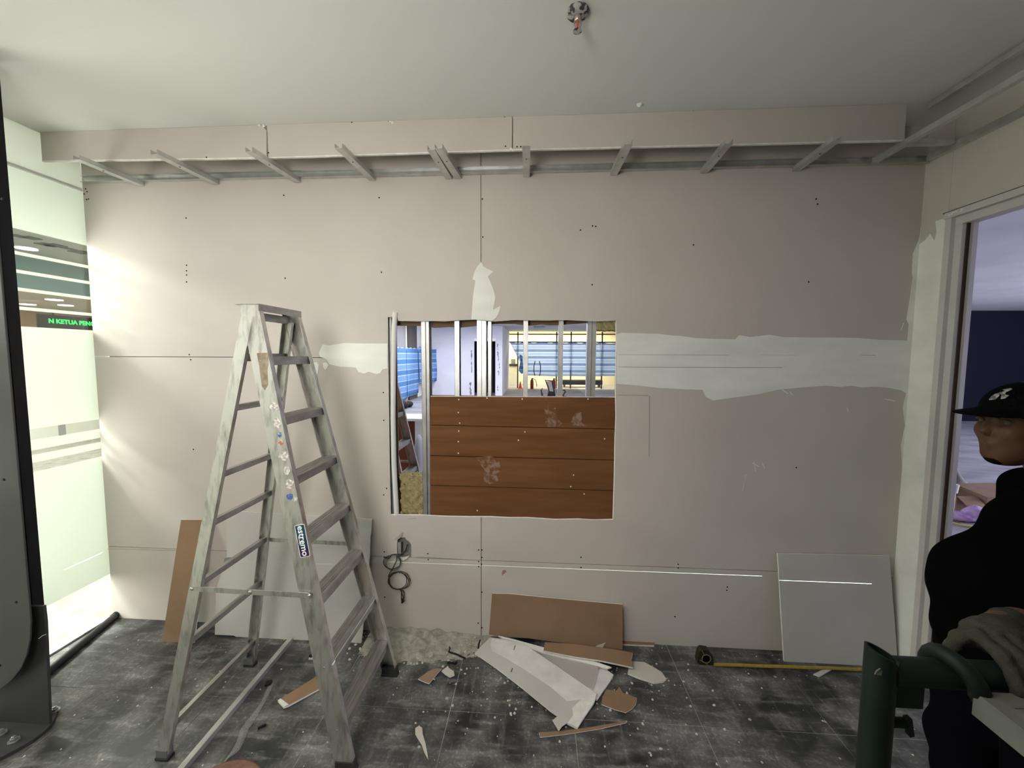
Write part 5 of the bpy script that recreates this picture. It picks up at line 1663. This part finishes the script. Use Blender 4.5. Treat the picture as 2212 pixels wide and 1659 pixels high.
tag(MB().add(vs, fs).build('gypsum_dust', 'dust', None), 'heap of crumbled gypsum swept against the wall', 'rubble', kind='stuff')


def crumbs(name, n, sampler, smin_, smax, mtl, label, cat_, seed, flat=.6):
    r = np.random.RandomState(seed)
    mb = MB()
    for _ in range(n):
        x, y = sampler(r)
        if not (XL + .03 < x < XR - .02 and .4 < y < D - .012):
            continue
        s_ = smin_ + (smax - smin_) * r.rand() ** 3
        an = r.rand() * 6.28
        k = 5
        base = [(x + s_ * (.6 + .5 * r.rand()) * math.cos(an + 6.28 * i / k), y + s_ * (.6 + .5 * r.rand()) * math.sin(an + 6.28 * i / k), .0003) for i in range(k)]
        top = [(x + (bx - x) * .6 + (r.rand() - .5) * s_ * .3, y + (by - y) * .6, s_ * flat * (.7 + .6 * r.rand()) + .0004) for bx, by, _z in base]
        mb.add(base + top, [tuple(range(k - 1, -1, -1)), tuple(range(k, 2 * k))] + [(i, (i + 1) % k, k + (i + 1) % k, k + i) for i in range(k)])
    return tag(mb.build(name, mtl, None), label, cat_, kind='stuff')


crumbs('gypsum_crumbs', 700, lambda r: (-.72 + .26 * r.randn(), D - .02 - abs(.10 * r.randn())), .002, .013, 'debris', 'gypsum crumbs scattered along the foot of the wall', 'rubble', 21)
crumbs('plaster_bits', 420, lambda r: (.15 + .42 * r.randn(), 2.02 + .17 * r.randn()), .0015, .009, 'debris', 'plaster bits scattered round the fallen boards', 'rubble', 22)
crumbs('plaster_grit', 420, lambda r: (-2.6 + 4.6 * r.rand(), 1.25 + 1.08 * r.rand()), 0.001, .0065, 'debris', 'small white plaster grit over the whole floor', 'rubble', 23)
crumbs('plaster_splatter', 120, lambda r: (-.6 + 2.6 * r.rand(), 1.2 + .95 * r.rand()), .002, .011, 'splatter', 'flat dried plaster spots on the dark tiles', 'plaster spots', 24, flat=.03)

# measuring tape
p = FL(1524, 1436)
yt_ = p.y
t = thing('tape_measure', (p.x, yt_, 0), 'dark tape measure with its yellow blade drawn out along the wall', 'tape measure')
cs = [hit(a, b, 1, yt_) for a, b in ((1507, 1419), (1510, 1407), (1515, 1402), (1530, 1404), (1538, 1414), (1541, 1421), (1541, 1437), (1512, 1435), (1506, 1430))]
MB().prism([(q.x, max(q.z, .001)) for q in cs], 1, yt_ - .004, yt_ + .034).build('case', 'tape_case', t, bevel=.003)
ce = hit(1525, 1422, 1, yt_)
MB().lathe([(.026, 0), (.026, .002), (.022, .002), (.022, .0005)], (ce.x, yt_ - .0035, ce.z), (0, -1, 0), 20).build('ring', 'tape_ring', t)
MB().beam((ce.x - .026, yt_ - .005, ce.z + .050), (ce.x - .012, yt_ - .005, ce.z + .022), .002, .003).build('ridge', 'tape_ring', t)
MB().beam((ce.x - .036, yt_ - .005, ce.z - .008), (ce.x + .010, yt_ - .005, ce.z - .034), .002, .003).build('ridge', 'tape_ring', t)
a, b = FL(1541, 1434, .012), FL(1905, 1446, .012)
s = Vector((0, .0125, 0))
vs, fs = [], []
NB = 14
for i in range(NB + 1):
    q = a + (b - a) * (i / NB)
    for k in range(5):
        w_ = (k - 2) / 2
        vs.append((q.x, q.y + .0125 * w_, .004 + .004 * w_ * w_ + .002 * math.sin(i * .8) ** 2))
for i in range(NB):
    for k in range(4):
        fs.append((i * 5 + k, i * 5 + k + 1, (i + 1) * 5 + k + 1, (i + 1) * 5 + k))
bl = MB().add(vs, fs).build('blade', 'tape_yellow', t)
bl.modifiers.new('thickness', 'SOLIDIFY').thickness = .0006
mb = MB()
for i in range(86):
    q = a + (b - a) * ((i + .5) / 86)
    ln_ = .010 if i % 5 else .018
    mb.box((q.x - .0006, q.y - .0115, .0105), (q.x + .0006, q.y - .0115 + ln_ * .6, .0109))
tag(mb.build('scale_marks', 'tape_case', t), kind='stuff')
tag(board('thin wooden shim lying in front of the square plasterboard sheet', [(1757, 1456), (1776, 1447), (1796, 1446), (1770, 1461)], FL(1775, 1452, .008), UP, 'torn_paper', .005)[0], cat='wood shim')

# ================================================================== SCAFFOLD (green tube frame) and its plank
SX, SYY = 0.640, 0.74
RT = .0243
sc = thing('scaffold', (SX, SYY, 0), 'dark green scaffold frame of tubes spotted with plaster', 'scaffold')
ztop_ = hit(1895, 1408, 1, SYY).z


def hollow(mb, path, r, t_, n=20):
    mb.tube(path, r, n, cap=False)
    mb.tube(path, r - t_, n, cap=False)
    return mb


# post with an open, slanted and notched mouth
n = 28
vs, fs = [], []
rows = [0.0, .3, .6, .9, 1.1, 1.16]
for z in rows:
    for k in range(n):
        an = 2 * math.pi * k / n
        vs.append((SX + RT * math.cos(an), SYY + RT * math.sin(an), z))
for k in range(n):
    an = 2 * math.pi * k / n
    zz = ztop_ - .010 * math.cos(an) + (-.006 if k in (23, 24) else 0)
    vs.append((SX + RT * math.cos(an), SYY + RT * math.sin(an), zz))
nr = len(rows) + 1
for k in range(n):
    an = 2 * math.pi * k / n
    zz = ztop_ - .010 * math.cos(an) + (-.006 if k in (23, 24) else 0)
    vs.append((SX + (RT - .004) * math.cos(an), SYY + (RT - .004) * math.sin(an), zz))
for k in range(n):
    an = 2 * math.pi * k / n
    vs.append((SX + (RT - .004) * math.cos(an), SYY + (RT - .004) * math.sin(an), ztop_ - .16))
for i in range(nr + 1):
    for k in range(n):
        fs.append((i * n + k, i * n + (k + 1) % n, (i + 1) * n + (k + 1) % n, (i + 1) * n + k))
fs.append(tuple((nr + 1) * n + k for k in range(n)))
fs.append(tuple(range(n - 1, -1, -1)))
MB().add(vs, fs).build('post', 'scaffold_green', sc, smooth=True)
zl = hit(1990, 1452, 1, SYY).z
MB().tube([(SX + RT * .6, SYY, zl), (1.50, SYY, zl)], RT, 24).build('ledger', 'scaffold_green', sc, smooth=True)
MB().tube([(1.52, SYY, 0), (1.52, SYY, ztop_)], RT, 24).build('post', 'scaffold_green', sc, smooth=True)
MB().tube([(SX + RT * .6, SYY, .35), (1.50, SYY, .35)], RT * .8, 20).build('ledger', 'scaffold_green', sc, smooth=True)
for x, y in ((SX, -.9), (1.52, -.9)):
    MB().tube([(x, y, 0), (x, y, ztop_)], RT, 20).build('post', 'scaffold_green', sc, smooth=True)
    MB().tube([(x, y, .62), (x, SYY, .62)], RT * .7, 16).build('ledger', 'scaffold_green', sc, smooth=True)
MB().tube([(SX, -.9, zl), (1.52, -.9, zl)], RT, 20).build('ledger', 'scaffold_green', sc, smooth=True)
a, b = hit(1925, 1478, 1, SYY), hit(1984, 1523, 1, SYY)
MB().box((SX + RT * .7, SYY - .010, b.z), (b.x, SYY + .010, zl - RT * .8)).build('gusset', 'scaffold_green', sc, bevel=.002)
pn = hit(1935, 1560, 1, SYY)
MB().tube([(SX + RT * .8, SYY, pn.z), (SX + RT + .026, SYY, pn.z)], .009, 12).build('lock_pin', 'scaffold_green', sc, smooth=True)
MB().obox((SX + RT + .030, SYY - .004, pn.z - .002), (1, .1, .2), (0, 1, 0), (-.2, 0, 1), .010, .012, .036).build('pin_wing', 'scaffold_green', sc, bevel=.002)
for k, (px, py, w_) in enumerate(((1899, 1452, .010), (2040, 1478, .006), (2052, 1500, .007), (2047, 1490, .005))):
    p = hit(px, py, 1, SYY - RT - .001)
    if k == 0:
        MB().slab([(p.x - w_ * .7, SYY - RT + .0004, p.z - w_ * .5), (p.x + w_ * .4, SYY - RT + .0004, p.z - w_ * .6), (p.x + w_ * .8, SYY - RT + .003, p.z + w_ * .1), (p.x + w_ * .2, SYY - RT + .0004, p.z + w_ * .7), (p.x - w_ * .4, SYY - RT + .0008, p.z + w_ * .2)], (0, -.0015, 0)).build('plaster_splash', 'plank_grey', sc)

pl = thing('scaffold_plank', (1.0, 0.1, 1.12), 'pale steel scaffold plank hooked over the green tube', 'scaffold plank')
px0 = hit(2084, 1490, 1, SYY - .02).x
zpl = hit(2150, 1492, 1, SYY - .03).z
MB().box((px0, -.88, zpl - .004), (px0 + .42, SYY - .034, zpl)).build('deck', 'plank_grey', pl)
MB().box((px0, -.88, zpl - .042), (px0 + .003, SYY - .034, zpl - .0042)).build('side_web', 'plank_grey', pl)
MB().box((px0 + .417, -.88, zpl - .042), (px0 + .42, SYY - .034, zpl - .0042)).build('side_web', 'plank_grey', pl)
MB().box((px0 + .004, SYY - .040, zpl - .030), (px0 + .416, SYY - .034, zpl - .0042)).build('end_web', 'plank_grey', pl)
MB().beam((px0 + .03, SYY - .065, zpl + .0004), (px0 + .42, SYY - .068, zpl + .0004), .003, .002).build('weld_seam', 'slot_dark', pl)
# hook: flat strap bent over the tube
for hx in (px0 - .002, px0 + .40):
    vs, fs = [], []
    prof = []
    for k in range(13):
        an = math.radians(200 - k * 18.5)
        prof.append((SYY + .033 * math.cos(an) * -1, zl + .033 * math.sin(an)))
    prof = [(SYY + (RT + .009) * math.cos(math.radians(an_)), zl + (RT + .009) * math.sin(math.radians(an_))) for an_ in range(-30, 211, 20)]
    mb = MB()
    pts3 = [(hx - .012 + .030 * max(0, (i - 6) / 6), q[0], q[1]) for i, q in enumerate(prof)] + [(hx + .018, SYY - .040, zpl - .022), (hx + .022, SYY - .075, zpl - .026)]
    for i in range(len(pts3) - 1):
        pass
    mb.tube(pts3, [.015] * len(pts3), 14)
    mb.build('hook', 'scaffold_green', pl, smooth=True)

# ================================================================== PERSON
PY = 1.22
HX, HZ = 1.398, 1.556


def body(p):
    x = p
    # head (profile towards -X), slightly bowed
    d = sd_ell(x, (HX + .012, PY, HZ + .030), (.098, .077, .098))
    d = smin(d, sd_ell(x, (HX - .035, PY, HZ - .040), (.062, .060, .078)), .035)
    d = smin(d, sd_ell(x, (HX - .066, PY, HZ - .087), (.028, .034, .026)), .02)              # chin
    d = smin(d, sd_capsule(x, (HX - .086, PY, HZ + .016), (HX - .108, PY, HZ - .018), .009, .0115), .012)   # nose
    d = smin(d, sd_ell(x, (HX - .095, PY, HZ - .050), (.012, .022, .0075)), .007)            # lips
    d = smin(d, sd_ell(x, (HX - .090, PY, HZ - .063), (.012, .019, .008)), .007)
    for s in (-1, 1):
        d = smin(d, sd_ell(x, (HX - .072, PY + s * .032, HZ - .018), (.022, .022, .020)), .02)  # cheeks
        d = smin(d, sd_ell(x, (HX - .080, PY + s * .028, HZ + .030), (.018, .026, .011)), .012)  # brows
        d = np.maximum(d, -sd_ell(x, (HX - .100, PY + s * .031, HZ + .012), (.022, .018, .011)))  # eye sockets
        d = smin(d, sd_ell(x, (HX + .012, PY + s * .078, HZ - .004), (.020, .009, .033), Euler((0, -.2, 0))), .008)  # ears
    d = smin(d, sd_capsule(x, (HX + .045, PY, HZ - .05), (HX + .138, PY, HZ - .200), .052, .060), .03)   # neck
    # torso
    d = smin(d, sd_ell(x, (1.545, PY - .01, 1.20), (.120, .175, .165)), .06)
    d = smin(d, sd_ell(x, (1.455, PY + .0, 1.02), (.175, .180, .19)), .06)
    d = smin(d, sd_ell(x, (1.465, PY + .01, .86), (.145, .175, .13)), .07)
    # legs
    for s in (-1, 1):
        d = smin(d, sd_capsule(x, (1.465, PY + s * .095, .86), (1.440, PY + s * .11, .47), .098, .064), .05)
        d = smin(d, sd_capsule(x, (1.440, PY + s * .11, .47), (1.475, PY + s * .115, .09), .060, .042), .03)
        d = smin(d, sd_capsule(x, (1.485, PY + s * .115, .05), (1.365, PY + s * .125, .035), .042, .034), .03)
    # far arm hanging bent in front of the belly, near arm reaching to the tube
    for a_, b_, ra, rb in (((1.60, PY + .15, 1.325), (1.63, PY + .18, 1.08), .054, .043), ((1.63, PY + .18, 1.08), (1.56, PY + .16, .87), .042, .030), ((1.56, PY + .16, .87), (1.54, PY + .15, .80), .03, .03),
                           ((1.53, PY - .19, 1.325), (1.345, PY - .30, 1.12), .054, .043), ((1.345, PY - .30, 1.12), (1.02, .865, 1.185), .043, .029), ((1.02, .865, 1.185), (.945, .83, 1.205), .029, .030)):
        d = smin(d, sd_capsule(x, a_, b_, ra, rb), .03)
    return d


person = sdf_object(body, (.88, .74, -.01), (1.76, 1.50, 1.68), .0085, 'person', 'skin', None, origin=(1.42, PY, 0))
tag(person, 'person in black shirt and dark cap, gloved hand resting on the scaffold tube', 'person')


def shirt(p):
    d = sd_ell(p, (1.535, PY - .01, 1.20), (.145, .190, .180))
    d = smin(d, sd_ell(p, (1.445, PY + .01, 1.04), (.200, .200, .195)), .05)
    d = smin(d, sd_ell(p, (1.452, PY + .01, .89), (.178, .190, .13)), .06)
    d = smin(d, sd_capsule(p, (1.540, PY - .15, 1.335), (1.60, PY + .12, 1.330), .062, .058), .05)
    d = smin(d, sd_capsule(p, (HX + .150, PY, 1.340), (HX + .122, PY, 1.405), .084, .074), .03)
    # sleeves
    d = smin(d, sd_capsule(p, (1.60, PY + .15, 1.325), (1.63, PY + .18, 1.08), .068, .060), .03)
    d = smin(d, sd_capsule(p, (1.63, PY + .18, 1.08), (1.56, PY + .16, .90), .058, .052), .03)
    d = smin(d, sd_capsule(p, (1.53, PY - .19, 1.325), (1.345, PY - .30, 1.14), .070, .064), .03)
    d = d + .004 * np.sin(p[:, 2] * 38 + 5 * p[:, 0]) * np.sin(p[:, 1] * 17 + 8 * p[:, 2])
    # neckline opening and hem
    d = np.maximum(d, -sd_capsule(p, (HX + .142, PY, 1.335), (HX + .070, PY, 1.48), .0650, .068))
    d = np.maximum(d, .80 - p[:, 2])
    return d


sdf_object(shirt, (1.16, .80, .78), (1.76, 1.54, 1.50), .0085, 'shirt', 'shirt_black', person)


def trousers(p):
    d = sd_ell(p, (1.465, PY + .01, .84), (.150, .182, .13))
    for s in (-1, 1):
        d = smin(d, sd_capsule(p, (1.460, PY + s * .095, .84), (1.430, PY + s * .11, .47), .116, .088), .04)
        d = smin(d, sd_capsule(p, (1.430, PY + s * .11, .47), (1.475, PY + s * .115, .10), .086, .068), .03)
    d = d + .005 * np.sin(p[:, 2] * 42 + 9 * p[:, 0]) * np.sin(p[:, 1] * 21)
    d = np.maximum(d, .06 - p[:, 2])
    return np.maximum(d, p[:, 2] - .90)


sdf_object(trousers, (1.27, .98, .05), (1.65, 1.48, .92), .011, 'trousers', 'trouser_navy', person)
for s in (-1, 1):
    def shoe(p, s=s):
        d = sd_capsule(p, (1.490, PY + s * .115, .05), (1.345, PY + s * .128, .040), .050, .042)
        return np.maximum(d, .002 - p[:, 2])
    sdf_object(shoe, (1.25, PY + s * .12 - .09, -.008), (1.58, PY + s * .12 + .09, .12), .010, 'shoe', 'shoe', person)


def cap(p):
    q = p.copy()
    c_ = np.array([HX + .016, PY, HZ + .045])
    d = sd_ell(q, c_, (.112, .092, .082))
    d = np.maximum(d, -(sd_ell(q, c_, (.104, .084, .075))))
    d = np.maximum(d, (c_[2] - .010 + (q[:, 0] - c_[0]) * .10) - q[:, 2])
    # peak
    bx = q[:, 0] - (HX - .075)
    zc2 = HZ + .046 + .12 * np.minimum(bx, 0) * -0.12 + bx * .16 - 1.6 * (q[:, 1] - PY) ** 2
    pk = np.maximum(np.abs(q[:, 2] - zc2) - .0035, np.sqrt(((q[:, 0] - (HX - .075)) / .100) ** 2 + ((q[:, 1] - PY) / .080) ** 2) * .08 - .08)
    pk = np.maximum(pk, q[:, 0] - (HX - .05))
    return np.minimum(d, pk)


co_ = sdf_object(cap, (HX - .21, PY - .11, HZ + .0), (HX + .15, PY + .11, HZ + .15), .0055, 'cap', 'cap_navy', person)
# embroidered badge on the cap
def on_cap(px, py):
    """where the line of sight meets the crown of the cap"""
    d = CAM_R @ Vector(((px - 1106.0) / F_PX, -(py - 829.5) / F_PX, -1.0))
    c_, r_ = Vector((HX + .016, PY, HZ + .045)), Vector((.1135, .0935, .0835))
    o = Vector((0, 0, CAM_Z)) - c_
    q, e = Vector([d[i] / r_[i] for i in range(3)]), Vector([o[i] / r_[i] for i in range(3)])
    A_, B_, C_ = q.dot(q), 2 * q.dot(e), e.dot(e) - 1
    disc = B_ * B_ - 4 * A_ * C_
    t_ = (-B_ - math.sqrt(max(disc, 0))) / (2 * A_)
    return Vector((0, 0, CAM_Z)) + d * t_


for k, pts in enumerate(([(2138, 864), (2143, 857), (2152, 851), (2160, 849), (2158, 856), (2150, 863)], [(2160, 848), (2174, 845), (2171, 852), (2180, 854), (2172, 860), (2164, 862), (2166, 854)], [(2168, 842), (2184, 838), (2187, 841), (2176, 846)])):
    MB().slab([on_cap(a, b) for a, b in pts], (0, .003, 0)).build('badge', 'cap_emblem', co_)
for s in (-1, 1):
    e = MB().lathe([(.001, -.010), (.007, -.007), (.010, 0), (.007, .007), (.001, .010)], (HX - .080, PY + s * .031, HZ + .012), (1, 0, 0), 12).build('eye', 'eye_white', person, smooth=True)
    MB().tube([(HX - .090, PY + s * .020, HZ + .014), (HX - .0925, PY + s * .032, HZ + .017), (HX - .086, PY + s * .044, HZ + .013)], .0035, 6).build('eyelid', 'skin', e, smooth=True)
    MB().tube([(HX - .097, PY + s * .014, HZ + .034), (HX - .096, PY + s * .030, HZ + .038), (HX - .086, PY + s * .046, HZ + .034)], .0045, 6).build('eyebrow', 'hair', person, smooth=True)
MB().tube([(HX - .086, PY - .022, HZ - .0565), (HX - .1025, PY, HZ - .0555), (HX - .086, PY + .022, HZ - .0565)], .0028, 6).build('mouth', 'lip', person, smooth=True)


def beardf(p):
    d = sd_ell(p, (HX - .066, PY, HZ - .093), (.0275, .030, .0225))
    d = np.maximum(d, p[:, 2] - (HZ - .092))
    return np.maximum(d, p[:, 0] - (HX - .055))


sdf_object(beardf, (HX - .11, PY - .05, HZ - .13), (HX - .04, PY + .05, HZ - .07), .004, 'goatee', 'hair', person)


def hairf(p):
    d = sd_ell(p, (HX + .022, PY, HZ + .022), (.098, .083, .095))
    d = np.maximum(d, (HX - .012) - p[:, 0] - (p[:, 2] - HZ) * .25)
    d = np.maximum(d, p[:, 2] - (HZ + .045))
    return np.maximum(d, (HZ - .055) - p[:, 2])


sdf_object(hairf, (HX - .06, PY - .1, HZ - .07), (HX + .14, PY + .1, HZ + .06), .007, 'hair', 'hair', person)


# work glove gripping the tube
def glove(p):
    d = sd_ell(p, (.900, .795, 1.203), (.052, .046, .026), Euler((0, .05, -.45)))
    d = smin(d, sd_capsule(p, (.905, .80, 1.205), (.985, .852, 1.195), .032, .034), .025)     # cuff
    fx_ = [(.840, .0), (.863, .004), (.887, .003), (.909, -.003)]
    for x_, dz_ in fx_:
        zt2 = zl + RT + .010 + dz_
        pts = [(x_ + .012, .785, zt2 + .012), (x_ + .004, SYY - .006, zt2 + .005), (x_, SYY - RT - .011, zl + .006), (x_ + .002, SYY - RT - .006, zl - .026)]
        f = None
        for i, (ra, rb) in enumerate(((.0125, .0120), (.0120, .0112), (.0112, .0100))):
            c2 = sd_capsule(p, pts[i], pts[i + 1], ra, rb)
            f = c2 if f is None else smin(f, c2, .004)
        d = smin(d, f, .0045)
    # thumb lying along the back of the tube
    th = sd_capsule(p, (.885, .812, 1.192), (.838, .802, 1.198), .016, .0145)
    th = smin(th, sd_capsule(p, (.838, .802, 1.198), (.800, .785, 1.180), .0145, .0115), .006)
    d = smin(d, th, .010)
    return d + .0012 * np.sin(p[:, 0] * 190) * np.sin(p[:, 2] * 160 + p[:, 1] * 120)


sdf_object(glove, (.76, .66, 1.08), (1.04, .91, 1.27), .0048, 'glove', 'glove', person)
